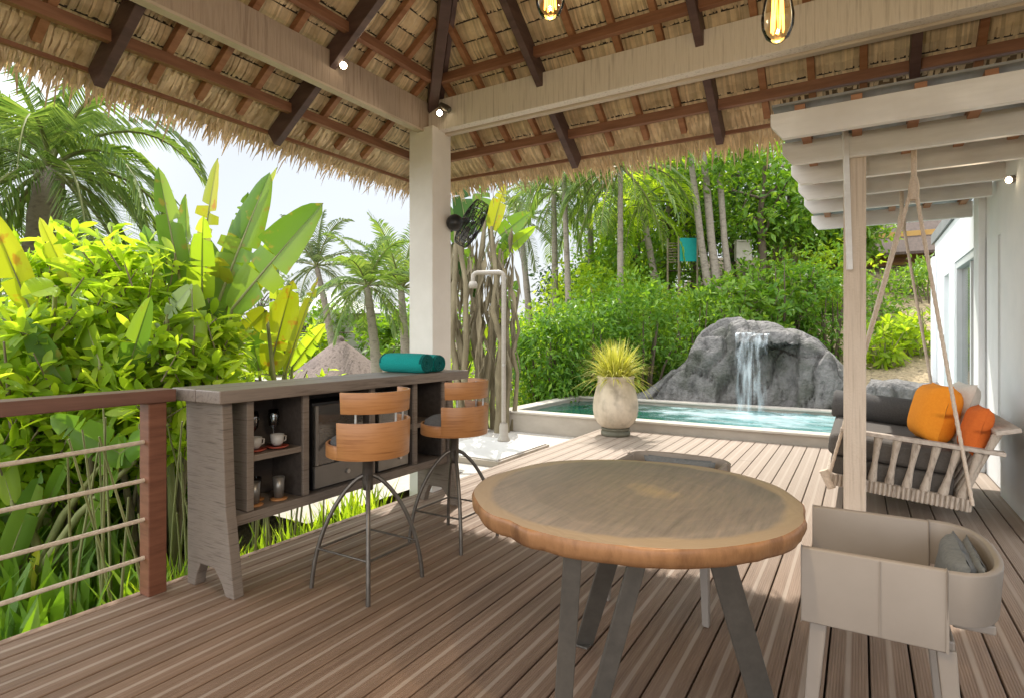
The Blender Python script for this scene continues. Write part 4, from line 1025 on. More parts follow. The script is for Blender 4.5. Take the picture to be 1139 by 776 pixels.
def palm(label, base, crown, nf, flen, mat='lf_palm', trunk='bark', tr=.16, group=None, seed=0, leafl=.45, droop=1.0, nl=34, lw=.032, minel=-40):
    r = random.Random(seed); base = Vector(base); crown = Vector(crown); t = thing('palm_tree', label, 'palm tree', base, 0, group)
    c = crown-base; b = MB(); pts = []; rad = []
    n = 16
    for i in range(n+1):
        s = i/n; pts.append(Vector((c.x*s**1.4, c.y*s**1.4, c.z*s))); rad.append(tr*(1.25-.5*s)*(1+.06*((i % 2)*2-1)))
    b.tube(pts, rad, 12); b.build('trunk', M[trunk], t)
    f = MB(); rc = MB()
    for k in range(nf):
        az = k*2.39996+r.uniform(-.25,.25); el = R(82-(82-minel)*(k/(nf-1))**.85)+r.uniform(-.1,.1)
        L = flen*r.uniform(.82,1.1); p = c.copy(); d = Vector((math.cos(az)*math.cos(el), math.sin(az)*math.cos(el), math.sin(el)))
        seg = 12; P = [p.copy()]; D = [d.copy()]
        for i in range(seg):
            d = (d+Vector((0,0,-1))*droop*.13*(.5+1.3*i/seg)).normalized(); p = p+d*L/seg; P.append(p.copy()); D.append(d.copy())
        rc.tube(P, [.030*(1-i/(seg+1))*flen/2.6+.004 for i in range(seg+1)], 5, caps=False)
        for i in range(nl):
            s = .12+.86*i/nl; q = s*seg; j = min(seg-1, int(q)); pp_ = P[j].lerp(P[j+1], q-j); dd_ = D[j]
            side = dd_.cross(Vector((0,0,1)))
            if side.length < .08: side = Vector((math.sin(az), -math.cos(az), 0))
            side.normalize(); upv = side.cross(dd_)
            ll = leafl*(math.sin(math.pi*(.12+.82*s))**.6)*r.uniform(.85,1.1)
            for sg in (1,-1):
                e = (side*sg*.8+dd_*(.55+.4*s)+upv*.22+rv(r)*.10).normalized()
                e2 = (e+Vector((0,0,-.75*droop))).normalized()
                wv = dd_*lw*.5+upv*lw*.25
                a = pp_; m_ = a+e*ll*.5; z = m_+e2*ll*.5
                f.add([a-wv*.7, a+wv*.7, m_+wv, m_-wv, z+wv*.1, z-wv*.1], [(0,1,2,3), (3,2,4,5)])
    rc.build('frond_ribs', M['stem'], t); f.build('crown', M[mat], t)
    return t
def blade(b, rib, p0, p1, W, nrm, r, curl=.25, fold=.35, tears=2, seg=18, stalk=.0, back=0):
    """one broad banana leaf from p0 to p1, W wide, folded along its rib, torn here and there"""
    p0 = Vector(p0); p1 = Vector(p1); ax = p1-p0; L = ax.length; d = ax.normalized(); nrm = Vector(nrm); s = d.cross(nrm).normalized(); n = s.cross(d)
    cuts = sorted(r.sample(range(4, seg-1), min(tears, seg-6)))
    def pt(u, v, extra=0):
        w = W*.5*(math.sin(math.pi*min(1, (.04+.96*u))**.8)**.55)*(1 if u < .96 else .6)
        q = p0+d*L*u - n*L*curl*(u*u - u)*-1*0 + n*(L*curl*(u-u*u)) 
        a = abs(v); return q + s*v*w*math.cos(fold*a) + n*(w*a*math.sin(fold)) - n*extra*a*w
    for sg in (1,-1):
        i0 = 0
        lob = [0]+cuts+[seg]
        if sg < 0: lob = [0]+[min(seg-1, c+1) for c in cuts]+[seg]
        for a, c in zip(lob, lob[1:]):
            if c <= a: continue
            ex = r.uniform(-.15,.55) if len(lob) > 2 else 0; V = []
            for i in range(a, c+1):
                u = i/seg
                for v in (0, .35, .7, 1.0):
                    uu = u + (.022*v if (i == a and a > 0) else 0) - (.022*v if (i == c and c < seg) else 0)
                    V.append(pt(min(1, uu), sg*v, ex*v) + n*.012*W*math.sin(i*2.1)*v)
            m_ = c-a
            b.add(V, [(i*4+k, i*4+k+1, (i+1)*4+k+1, (i+1)*4+k) for i in range(m_) for k in range(3)], True)
    rib.tube([pt(i/10, 0)-n*.006 for i in range(11)], [.016*(1-.8*i/10)*min(1.4, L) for i in range(11)], 6)
def banana(name, label, cat, leaves, base, group=None, seed=0, nstem=4, mat_stem='stem'):
    """leaves: (px0,py0,px1,py1,width in photo px,depth, material, tilt)"""
    r = random.Random(seed); t = thing(name, label, cat, base, 0, group); st = MB()
    for (x0, y0, x1, y1, wpx, dep, mt, tilt) in leaves:
        p0 = at(x0, y0, dep)-base; p1 = at(x1, y1, dep+r.uniform(-.35,.25))-base; W = wpx/FPX*dep*1.12
        view = -Vector((VX,VY,.0)); lat_ = Vector((RX,RY,0))
        nrm = (view*math.cos(tilt)+lat_*math.sin(tilt)+Vector((0,0,.25))).normalized()
        b = MB(); rb = MB(); blade(b, rb, p0, p1, W, nrm, r, curl=r.uniform(.03,.10), fold=r.uniform(.2,.5), tears=r.randint(1,4))
        lf = b.build('leaf', M[mt], t); rb.build('midrib', M['stem'], lf)
        g0 = Vector((r.uniform(-.18,.18), r.uniform(-.18,.18), 0)); m_ = g0.lerp(p0, .55)+Vector((0,0,.1))
        st.tube([g0, m_, p0, p0.lerp(p1, .05)], [.035,.026,.014,.010], 8)
    st.build('stalks', M[mat_stem], t); return t
def tree(name, label, base, h, rx, rz, n, L, mat, trunk='bark_dk', tr=.14, group=None, seed=0, cz=None, lean=(0,0), cat='tree', bare=.4):
    r = random.Random(seed); t = thing(name, label, cat, base, 0, group); b = MB(); f = MB()
    top = Vector((lean[0], lean[1], h*.8)); pts = [Vector((top.x*s**1.3, top.y*s**1.3, top.z*s))+Vector((r.uniform(-1,1), r.uniform(-1,1), 0))*.02*h*(s > 0) for s in (0,.2,.4,.6,.8,1)]
    b.tube(pts, [tr*(1.1-.75*s) for s in (0,.2,.4,.6,.8,1)], 9)
    cz = cz or h*.72; cen = Vector((lean[0]*.9, lean[1]*.9, cz)); cl = []
    for k in range(max(14, int(n/40))):
        v = rv(r); rad = r.uniform(.2,1)**.5; q = 1+.5*mnoise.noise(v*1.7+Vector((seed*1.7,0,0)))
        cl.append(cen+Vector((v.x*rx*rad*q, v.y*rx*rad*q, v.z*rz*rad*q)))
    for k in range(9):
        c = r.choice(cl); s = r.uniform(bare,.9); p = Vector((top.x*s**1.3, top.y*s**1.3, top.z*s)); b.tube([p, p.lerp(c, .5)+Vector((0,0,.04*h)), c], [tr*.38,tr*.25,tr*.06], 6)
    for c in cl:
        for q in range(40):
            p = c+rv(r)*r.random()**.5*rx*.33; d = (rv(r)+Vector((0,0,.1))+(c-cen).normalized()*.6).normalized()
            leaf(f, p, d, Vector((0,0,1))+rv(r)*.8, L*r.uniform(.6,1.3), L*.5*r.uniform(.7,1.2), .15, .15)
    b.build('trunk', M[trunk], t); f.build('crown', M[mat], t); return t

# ---- left of the deck
p = at(42, 300, 9.5)
palm('big coconut palm with thick brown trunk arching over the left garden', (p.x-.1, p.y+.1, gz(p.x, p.y)), at(56, 188, 9.5), 28, 3.0, tr=.27, trunk='bark', seed=3, leafl=.85, droop=1.5, nl=84, lw=.036, minel=-36)
GL = 'lime green shrubs beyond the railing'
shrub('leafy_shrub', 'tall lime leaved shrub at the left edge beyond the railing', 'shrub', foot(22, 4.5), .80, .80, 2.05, 3000, .23, .060, 'lf_lime', GL, 'cane', 10, .34, 11, True)
shrub('leafy_shrub', 'lime leaved shrub with upright whorls in front of the big palm trunk', 'shrub', foot(122, 5.1), .90, .85, 2.82, 4000, .235, .058, 'lf_lime', GL, 'cane', 10, .34, 12, True)
shrub('leafy_shrub', 'lower glossy green shrub between the palm shrub and the broad leaves', 'shrub', foot(182, 4.9), .72, .7, 2.35, 2700, .22, .058, 'lf_lime', GL, 'cane', 9, .3, 13, True)
shrub('understory_shrub', 'dark leaved undergrowth below the railing at the far left', 'shrub', foot(40, 4.9), 1.1, .6, 1.45, 1700, .23, .085, 'lf_lime', 'dark undergrowth below the railing', 'cane', 8, .0, 14)
shrub('understory_shrub', 'dark leaved undergrowth below the railing beside the end post', 'shrub', foot(140, 5.3), 1.1, .6, 1.55, 1700, .22, .085, 'lf_mid', 'dark undergrowth below the railing', 'cane', 8, .0, 15)
shrub('understory_shrub', 'mid green bush behind the bar below the broad leaves', 'shrub', foot(255, 6.0), 1.3, .7, 1.75, 1500, .16, .06, 'lf_lime', None, 'cane', 8, .0, 16)
shrub('understory_shrub', 'low mid green bush beside the hut behind the bar', 'shrub', foot(322, 8.2), .6, .5, .85, 700, .14, .055, 'lf_mid', None, 'cane', 8, .0, 17)
b5 = foot(232, 5.6)
banana('banana_plant', 'tall broad leaved banana plant with upright green leaves behind the bar', 'banana plant', [
    (206,345,176,186,27,5.2,'lf_banana',.5), (222,310,242,176,26,5.6,'lf_fade',-.3), (240,345,300,192,40,5.3,'lf_banana',.15), (258,345,359,226,50,5.2,'lf_banana',-.15),
    (236,330,308,186,24,5.6,'lf_yellow',-.5), (213,318,218,408,26,5.0,'lf_lime',.2), (238,332,222,258,34,5.5,'lf_banana',.6), (246,330,243,286,30,5.4,'lf_fade',.2), (268,330,322,262,24,5.7,'lf_fade',.6), (232,332,252,382,22,5.1,'lf_banana',.4), (214,340,206,216,24,5.4,'lf_banana',-.4), (250,350,276,214,26,5.6,'lf_banana',.7), (226,350,226,240,28,5.2,'lf_lime',.1), (262,352,334,240,28,5.5,'lf_lime',-.4), (200,360,160,250,22,5.3,'lf_mid',.2)], b5, seed=5)
banana('banana_plant', 'lower banana plant with two bright yellow leaves near the far end of the bar', 'banana plant', [
    (300,412,326,312,34,5.9,'lf_yellow',.2), (318,414,354,308,18,6.0,'lf_fade',-.5), (325,408,362,360,20,6.2,'lf_lime',.1), (296,345,258,383,26,5.7,'lf_yellow',-.3), (318,402,306,300,22,6.1,'lf_lime',.4), (288,412,276,352,24,5.9,'lf_banana',.5)], foot(312, 6.1), seed=6)
banana('banana_plant', 'yellowing banana leaves sticking up at the left edge', 'banana plant', [
    (34,345,-12,232,28,4.4,'lf_yellow',.4), (82,320,44,242,22,4.6,'lf_yellow',-.2), (62,318,24,330,30,4.3,'lf_lime',.3), (74,430,28,352,28,4.2,'lf_banana',.2), (112,405,84,318,26,4.3,'lf_lime',-.3), (140,420,168,330,24,4.4,'lf_banana',.4), (20,420,-14,350,26,4.1,'lf_lime',.1), (92,350,112,262,20,4.7,'lf_lime',.5)], foot(50, 4.6), seed=8)
banana('broadleaf_plant', 'drooping grey green torn leaf hanging over the middle of the railing', 'plant', [
    (182,366,106,426,36,4.5,'lf_grey',.3), (186,352,214,316,18,4.6,'lf_grey',.1)], foot(176, 4.8), seed=9)
banana('broadleaf_plant', 'long pale green strap leaf rising behind the lower ropes', 'plant', [
    (4,640,46,524,26,3.9,'lf_banana',.5), (28,692,44,610,22,3.95,'lf_fade',-.2), (52,560,84,492,14,4.0,'lf_banana',.4), (14,560,-8,470,26,3.9,'lf_lime',.2), (150,512,56,462,36,3.95,'lf_mid',.2), (110,520,186,472,30,4.05,'lf_mid',-.3), (86,610,132,520,22,4.1,'lf_banana',.3)], foot(22, 4.0, 600), seed=10)
r_ = random.Random(21)
for k, (px_, dep, hh_, rad, mt, lab) in enumerate(((98,4.35,1.6,.024,'cane','pale bare cane standing behind the railing ropes'), (57,4.5,1.5,.020,'cane','thin brown cane behind the ropes, left of the pale one'), (136,4.7,1.3,.016,'cane','slanting thin cane just left of the railing end post'), (114,5.0,1.4,.022,'bark_dk','dark cane behind the ropes, right of the pale one'))):
    q = foot(px_, dep, 560); t = thing('cane', lab, 'cane', q, 0, 'bare canes behind the railing')
    ln = Vector(((.16 if k == 2 else .03), (-.12 if k == 2 else .02), hh_))
    MB().tube([Vector((0,0,0)), ln*.35+Vector((.01,.02,0)), ln*.7, ln], [rad*1.1,rad,rad,rad*.8], 8).build('stalk', M[mt], t)
    f = MB()
    for q_ in range(7): d = rv(r_)+Vector((0,0,.3)); leaf(f, ln+Vector((0,0,-.05*q_)), d, Vector((0,0,1)), .2, .07)
    f.build('leaf_tuft', M['lf_mid'], t)
# cane thicket and grasses at the deck edge under the bar: countless
def thicket(name, label, x0, x1, y0, y1, n, h0, h1, mats, seed, w=.010, stalk=False):
    r = random.Random(seed); b = MB()
    for k in range(n):
        x = r.uniform(x0, x1); y = r.uniform(y0, y1); z = gz(x, y); h = r.uniform(h0, h1); a = r.uniform(0, 6.28); bend = r.uniform(.05,.45)*h
        e = Vector((math.cos(a), math.sin(a), 0)); s = Vector((-e.y, e.x, 0))*w*r.uniform(.6,1.3); p = Vector((x, y, z))
        if stalk: b.tube([p, p+Vector((0,0,h*.5))+e*bend*.2, p+Vector((0,0,h))+e*bend*.5], [w, w*.9, w*.6], 5); continue
        m_ = p+e*bend*.35+Vector((0,0,h*.6)); t_ = p+e*bend+Vector((0,0,h*r.uniform(.8,1)))
        b.add([p-s*.7, p+s*.7, m_+s, m_-s, t_], [(0,1,2,3), (3,2,4)])
    o = b.build(name, M[mats]); o['kind'] = 'stuff'; o['label'] = label; o['category'] = 'plants'; return o
thicket('grass_tufts', 'bright green grass along the deck edge seen under the bar', 1.7, 3.6, 3.27, 3.75, 900, .25, .62, 'lf_lime', 31, .011)
thicket('reed_stalks', 'green reed stalks close behind the bar', 1.6, 3.0, 3.35, 4.1, 50, .6, 1.45, 'stem', 32, .009, True)
thicket('undergrowth', 'leafy undergrowth on the soil below the railing', -.6, 2.2, 3.4, 6.0, 1500, .15, .65, 'lf_mid', 33, .03)
thicket('lawn_grass', 'short lawn grass beyond the pool', 8.0, 13.3, 5.2, 10.5, 5000, .03, .08, 'lf_lime', 34, .008)
# hut
hc_ = at(378, 380, 20); hb = Vector((hc_.x, hc_.y, gz(hc_.x, hc_.y)))
t = thing('thatched_hut', 'small round hut with weathered cone of grey thatch beyond the bar', 'hut', hb)
top = hc_.z-hb.z+.05; b = MB()
n = 48
for q in range(7):
    r0, r1 = .12+.27*q, .12+.27*(q+1)+.07; z0, z1 = top-.21*q, top-.21*(q+1)-.06; V = []
    for k in range(n):
        a = 2*math.pi*k/n; V.append((r0*math.cos(a), r0*math.sin(a), z0))
    for k in range(n):
        a = 2*math.pi*k/n; jr = rnd.uniform(-.04,.05); V.append(((r1+jr)*math.cos(a), (r1+jr)*math.sin(a), z1-jr))
    b.add(V, [(k, (k+1)%n, n+(k+1)%n, n+k) for k in range(n)], False)
b.sphere((0,0,top), .16, 10, 6); b.build('thatch_cone', M['thatchfar'], t)
MB().tube([(0,0,0), (0,0,top-1.2)], 1.5, 20, smooth=True).build('hut_wall', M['ochre'], t)
# palms and trees beyond the bar
for k, (x0, cx_, cy_, dep, nf, fl, lab) in enumerate(((372,352,296,24,18,2.9,'hazy grey green coconut palm beyond the bar, leftmost of the far three'), (420,408,318,17,18,2.0,'bushy yellow green palm just right of the thatched hut'), (452,446,322,19,15,3.0,'tall upright far palm beside the cream column'))):
    c_ = at(cx_, cy_, dep); q = at(x0, 420, dep)
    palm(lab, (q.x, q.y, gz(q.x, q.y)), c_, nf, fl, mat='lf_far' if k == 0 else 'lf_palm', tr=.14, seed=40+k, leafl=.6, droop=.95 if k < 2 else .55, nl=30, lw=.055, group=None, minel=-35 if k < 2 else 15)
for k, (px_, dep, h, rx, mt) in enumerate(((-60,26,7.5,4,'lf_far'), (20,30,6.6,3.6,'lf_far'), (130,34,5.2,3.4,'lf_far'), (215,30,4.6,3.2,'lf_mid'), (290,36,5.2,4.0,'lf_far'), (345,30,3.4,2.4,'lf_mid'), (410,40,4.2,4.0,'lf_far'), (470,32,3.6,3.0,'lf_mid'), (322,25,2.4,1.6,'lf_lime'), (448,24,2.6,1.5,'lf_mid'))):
    tree('broadleaf_tree', 'hazy rounded tree in the garden far behind the bar and palms', foot(px_, dep), h, rx, h*.42, 900, .42 if dep > 20 else .25, mt, seed=60+k, group='far garden trees', cz=h*.58)
o = thing('garden_villa', 'pale low villa half hidden by plants behind the thatched hut', 'house', foot(362, 34))
MB().box(-2.6, 2.6, -2.6, 2.6, 0, 2.9).build('wall', M['farwhite'], o); MB().lathe([(4.4,2.8),(4.3,3.0),(.1,4.2),(0,4.2)], 4).build('roof', M['farwhite'], o)

# ---- beyond the column: clump of old stems by the pool
cb = foot(540, 9.4, 440)
t = thing('traveller_palm', 'clump of thick dry brown stems topped with paddle leaves right of the column', 'palm tree', cb)
st = MB(); r_ = random.Random(77)
for k in range(17):
    x0 = 512+k*3.4+r_.uniform(-4,4); x1 = x0+r_.uniform(-22,22); y1 = r_.uniform(228,330); rad = r_.uniform(.028,.066)
    dd_ = 9.4+r_.uniform(-.5,.5)
    p0 = at(x0, 446, dd_)-cb; p0.z = -.05; p1 = at(x1, y1, dd_+r_.uniform(-.3,.3))-cb
    pts = [p0.lerp(p1, s)+Vector((r_.uniform(-1,1), r_.uniform(-1,1), 0))*.09*math.sin(math.pi*s) for s in (0,.15,.3,.45,.6,.75,.9,1)]
    st.tube(pts, [rad*q*r_.uniform(.85,1.15) for q in (1.35,1.1,1,.95,.85,.75,.6,.4)], 9)
hang = MB()
for k in range(220):
    c = at(r_.uniform(506,574), r_.uniform(250,400), 9.4+r_.uniform(-.5,.4))-cb
    leaf(hang, c, Vector((r_.uniform(-.4,.4), r_.uniform(-.4,.4), -1)), rv(r_), r_.uniform(.25,.6), r_.uniform(.04,.10))
hang.build('dead_leaves', M['cane'], t)
st.build('stems', M['cane'], t)
for (x0, y0, x1, y1, w_, mt, tl) in ((520,262,508,196,26,'lf_dark',.3), (534,258,536,196,24,'lf_banana',.5), (548,256,562,204,20,'lf_fade',-.3), (556,262,590,236,22,'lf_banana',.2), (548,290,596,252,18,'lf_lime',.2), (524,300,498,244,20,'lf_mid',.4), (552,300,566,258,18,'lf_banana',-.2), (508,270,496,226,18,'lf_dark',.1), (530,330,506,290,16,'lf_dark',.5), (556,350,576,312,18,'lf_mid',.3), (540,380,560,340,14,'lf_lime',-.3), (526,400,510,366,16,'lf_mid',.2)):
    p0 = at(x0, y0, 9.4)-cb; p1 = at(x1, y1, 9.4+r_.uniform(-.5,.3))-cb; b = MB(); rb = MB()
    blade(b, rb, p0, p1, w_/FPX*9.4, -Vector((VX,VY,-.2))*math.cos(tl)+Vector((RX,RY,0))*math.sin(tl), r_, curl=.06, fold=.35, tears=3)
    lf = b.build('leaf', M[mt], t); rb.build('midrib', M['stem'], lf)
shrub('leafy_shrub', 'small bright shrub at the foot of the dry brown stems', 'shrub', foot(592, 12.2, 430), .55, .55, .75, 500, .15, .05, 'lf_lime', None, 'stem', 6, .0, 90)
shrub('leafy_shrub', 'yellow green bush behind the shower beside the brown stems', 'shrub', foot(505, 11.5, 430), .9, .9, 1.3, 700, .16, .055, 'lf_lime', None, 'stem', 6, .0, 91)
# ---- hedge behind the pool
GH = 'clipped shrubs behind the pool'
for k, (px_, dep, rx, h, mt, wh, lab) in enumerate(((607,11.9,.85,1.95,'lf_hedge',False,'leftmost hedge shrub at the corner of the pool'), (655,12.2,1.0,2.35,'lf_hedge',False,'dense hedge shrub directly behind the planted pot'), (712,12.5,1.0,2.55,'lf_hedge',False,'hedge shrub between the pot and the boulder'),
        (770,13.3,1.1,2.35,'lf_mid',False,'hedge shrub behind the left shoulder of the boulder'), (815,13.9,1.05,2.55,'lf_mid',True,'whorled green shrub behind the top of the boulder'), (868,14.2,1.15,2.75,'lf_hedge',True,'tall shrub behind the boulder under the white slats'),
        (918,14.0,1.0,2.65,'lf_hedge',False,'shrub behind the boulder just left of the bleached post'), (690,14.3,1.3,2.9,'lf_mid',False,'taller shrub in the second row behind the pot'), (612,14.5,1.2,2.2,'lf_lime',False,'pale shrub in the second row behind the hedge corner'))):
    q = foot(px_, dep)
    shrub('hedge_shrub', lab, 'shrub', q, rx, rx, max(h, h-q.z*.15), 2600 if not wh else 1900, (.175 if not wh else .22), (.066 if not wh else .072), mt, GH, 'bark_dk', 9, .02, 100+k, wh)
# trees and palms on the rise behind
GP = 'slim palms on the rise'
for k, (xb, xc, yc, dep, nf, fl, tr, tk, lab, el) in enumerate(((592,578,246,27,15,3.1,.15,'bark','far hazy coconut palm against the sky right of the brown stems',-40), (618,616,212,20,17,2.6,.11,'bark','slim palm with drooping crown, second palm right of the shower',-45), (634,626,176,17,16,2.5,.085,'bark','slim pale trunked palm whose crown is hidden by the eave',-40),
        (690,690,186,15.5,20,2.6,.085,'bark','thick pale trunked palm rising above the potted grass',-35), (660,655,214,21,16,2.7,.12,'bark','slim palm with feathery crown left of the thick pale trunk',-45), (735,712,226,19,18,2.6,.12,'bark','yellow green palm between the pale trunk and the leaning tree',-30), (722,752,198,22,16,2.6,.12,'bark','dark palm crown half hidden under the thatch eave',-35))):
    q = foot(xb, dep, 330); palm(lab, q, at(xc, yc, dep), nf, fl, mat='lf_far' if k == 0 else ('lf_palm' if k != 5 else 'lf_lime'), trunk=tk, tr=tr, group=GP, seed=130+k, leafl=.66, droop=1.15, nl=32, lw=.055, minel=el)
q = foot(806, 17.5, 330); t = thing('leaning_tree', 'tree with three bare grey trunks leaning left and a bright leafy head', 'tree', q)
b = MB(); r_ = random.Random(5); tops = []
for (x0, x1, y1, rad) in ((788,768,176,.115), (798,782,170,.13), (812,797,160,.105)):
    p0 = at(x0, 322, 17.5)-q; p1 = at(x1, y1, 17.5)-q; pb = p0-(p1-p0)*.6; pb.z = min(pb.z, -.1)
    b.tube([pb, p0, p0.lerp(p1, .35)+Vector((.05,.04,0)), p0.lerp(p1, .7), p1], [rad*1.2, rad*1.05, rad*.9, rad*.85, rad*.7], 10); tops.append(p1)
b.build('trunk', M['bark'], t)
f = MB()
for k in range(60):
    c = r_.choice(tops)+rv(r_)*Vector((1.9,1.9,.8)).length*.55+Vector((0,0,.7))
    for j in range(34): leaf(f, c+rv(r_)*.5*r_.random()**.5, rv(r_), Vector((0,0,1))+rv(r_)*.7, .26, .12)
f.build('crown', M['lf_mid'], t)
GT = 'leafy trees on the rise behind the pool'
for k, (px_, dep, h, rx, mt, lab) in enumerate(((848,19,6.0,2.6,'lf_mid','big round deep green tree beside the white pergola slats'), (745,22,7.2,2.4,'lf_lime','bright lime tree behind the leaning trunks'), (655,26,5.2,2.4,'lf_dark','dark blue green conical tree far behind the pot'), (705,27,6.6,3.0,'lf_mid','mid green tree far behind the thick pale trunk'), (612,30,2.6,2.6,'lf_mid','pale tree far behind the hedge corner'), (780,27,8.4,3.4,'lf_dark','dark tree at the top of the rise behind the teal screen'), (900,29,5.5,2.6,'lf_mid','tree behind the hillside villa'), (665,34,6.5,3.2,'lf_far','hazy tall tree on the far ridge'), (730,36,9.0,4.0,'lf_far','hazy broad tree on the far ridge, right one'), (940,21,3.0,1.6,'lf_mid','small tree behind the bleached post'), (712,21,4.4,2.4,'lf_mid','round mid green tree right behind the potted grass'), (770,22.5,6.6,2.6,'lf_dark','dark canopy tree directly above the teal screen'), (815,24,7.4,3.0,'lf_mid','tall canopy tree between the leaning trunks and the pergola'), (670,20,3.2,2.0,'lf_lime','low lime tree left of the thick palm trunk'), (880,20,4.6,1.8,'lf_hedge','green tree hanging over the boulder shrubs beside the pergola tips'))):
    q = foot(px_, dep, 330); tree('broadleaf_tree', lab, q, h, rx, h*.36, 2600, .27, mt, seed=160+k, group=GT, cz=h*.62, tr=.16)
for k, (px_, dep, rx, h, mt) in enumerate(((640,17,1.4,1.9,'lf_mid'), (745,17,1.4,1.9,'lf_lime'), (790,16,1.2,1.6,'lf_mid'), (850,17.5,1.5,2.0,'lf_mid'), (905,18,1.5,2.0,'lf_lime'), (690,19,1.6,2.3,'lf_mid'), (580,18,1.5,1.8,'lf_mid'))):
    shrub('leafy_shrub', 'bushy shrub filling the rise between the hedge and the tall palms', 'shrub', foot(px_, dep, 330), rx, rx, h, 1000, .22, .085, mt, 'shrubs on the rise', 'bark_dk', 6, .0, 190+k)
# structures on the rise
q = foot(890, 24, 300); t = thing('hillside_villa', 'brown roofed terrace villa on the rise behind the pergola slats', 'house', q)
zf = at(890, 256, 24).z-q.z
MB().box(-2.4, 4.5, -1.0, 1.5, zf-.28, zf).build('terrace', M['coping'], t); MB().box(-2.1, 4.3, -.9, 1.2, zf-3, zf-.283).build('base_wall', M['hill'], t); MB().box(-2.42, -2.38, -1.0, 1.5, zf+.30, zf+.75).build('railing_band', M['coping'], t)
MB().box(.2, 4.5, -1.0, 1.2, zf, zf+1.7).build('wall', M['roofdk'], t)
for yy in (1.42, .35, -.7): MB().box(-2.36, -2.2, yy-.08, yy+.08, zf, zf+1.8).build('post', M['farwhite'], t)
MB().add([(-3.1,-1.3,zf+1.9), (-3.1,2.2,zf+1.9), (4.8,2.2,zf+4.2), (4.8,-1.3,zf+4.2), (-3.1,-1.3,zf+1.72), (-3.1,2.2,zf+1.72), (4.8,2.2,zf+4.0), (4.8,-1.3,zf+4.0)], [(0,1,2,3), (7,6,5,4), (0,4,5,1), (1,5,6,2), (2,6,7,3), (3,7,4,0)]).build('roof', M['roofdk'], t)
a = at(756, 291, 18); c = at(784, 265, 18); q = foot(770, 18, 330)
t = thing('teal_screen', 'teal fabric screen hung between posts behind the hedge', 'screen', q)
d = Vector((RX,RY,0))
MB().bar(a-q+Vector((0,0,(c.z-a.z)/2)), a-q+d*.52+Vector((0,0,(c.z-a.z)/2)), .03, c.z-a.z).build('fabric', M['tealscreen'], t)
for e in (-.03, .55): MB().bar((a-q+d*e)*1+Vector((0,0,-(a-q).z)), a-q+d*e+Vector((0,0,c.z-a.z+.05)), .05, .05).build('post', M['cane'], t)
a = at(742, 292, 18.3); q = foot(748, 18.3, 330); t = thing('stick_fence', 'short fence of stacked sticks left of the teal screen', 'fence', q)
for k in range(8): MB().tube([a-q+Vector((0,0,.085*k)), a-q+d*.42+Vector((0,0,.085*k+rnd.uniform(-.02,.02)))], .022, 6).build('stick', M['cane'], t)
for e in (.02,.40): MB().bar((a-q+d*e)+Vector((0,0,-(a-q).z)), a-q+d*e+Vector((0,0,.75)), .05, .05).build('post', M['cane'], t)
a = at(818, 280, 19); q = foot(828, 19, 330); t = thing('garden_wall', 'pale plastered wall piece on the rise right of the leaning trunks', 'wall', q)
MB().bar((a-q)+Vector((0,0,.0)), (a-q)+d*.5, .2, .62).build('wall_face', M['coping'], t); MB().bar((a-q)+Vector((0,0,.335)), (a-q)+d*.6+Vector((0,0,.335)), .26, .05).build('wall_cap', M['coping'], t)
# ---- behind the hanging bench
for k, (px_, dep, rx, h, lab) in enumerate(((982,12.6,.55,1.2,'yellow green shrub behind the hanging bench, left of the ropes'), (1022,12.9,.6,1.25,'yellow green shrub behind the orange pillow'), (1004,13.8,.5,.9,'small yellow green shrub seen between the two ropes'))):
    shrub('leafy_shrub', lab, 'shrub', foot(px_, dep, 430), rx, rx, h, 420, .24, .075, 'lf_lime', 'shrubs on the dry slope', 'stem', 6, .05, 210+k, True)
for k, (px_, dep, rx, h, lab) in enumerate(((972,16,.8,1.5,'dark green bush on the dry slope beside the bleached post'), (1034,17,.8,1.2,'dark green bush on the dry slope at the corner of the house'), (1010,18.5,.7,.8,'low dark bush high on the dry slope between the ropes'))):
    shrub('slope_bush', lab, 'shrub', foot(px_, dep, 400), rx, rx, h, 700, .18, .07, 'lf_mid', None, 'bark_dk', 6, .02, 230+k)
q = foot(1004, 22.5, 300); t = thing('ochre_building', 'ochre walled building with dark eaves at the top of the dry slope', 'building', q)
zf = at(1000, 292, 22.5).z-q.z
MB().box(0, 4, -4.0, 3, -1, zf+1.2).build('wall', M['ochre'], t)
MB().add([(-1.6,-5,zf+.22), (-1.6,3.6,zf+.22), (4.5,3.6,zf+3.2), (4.5,-5,zf+3.2), (-1.6,-5,zf+.12), (-1.6,3.6,zf+.12), (4.5,3.6,zf+3.0), (4.5,-5,zf+3.0)], [(0,1,2,3), (7,6,5,4), (0,4,5,1), (1,5,6,2), (2,6,7,3), (3,7,4,0)]).build('roof', M['roofdk'], t)
b = MB()
for k in range(9): b.bar((-1.62, -4.6+k*1.0, zf+.03), (.0, -4.6+k*1.0, zf+.80), .08, .14)
b.build('roof_rafters', M['roofdk'], t)
MB().box(-.06, -.005, -4, 3, zf+.0, zf+.18).build('trim_band', M['common'], t)

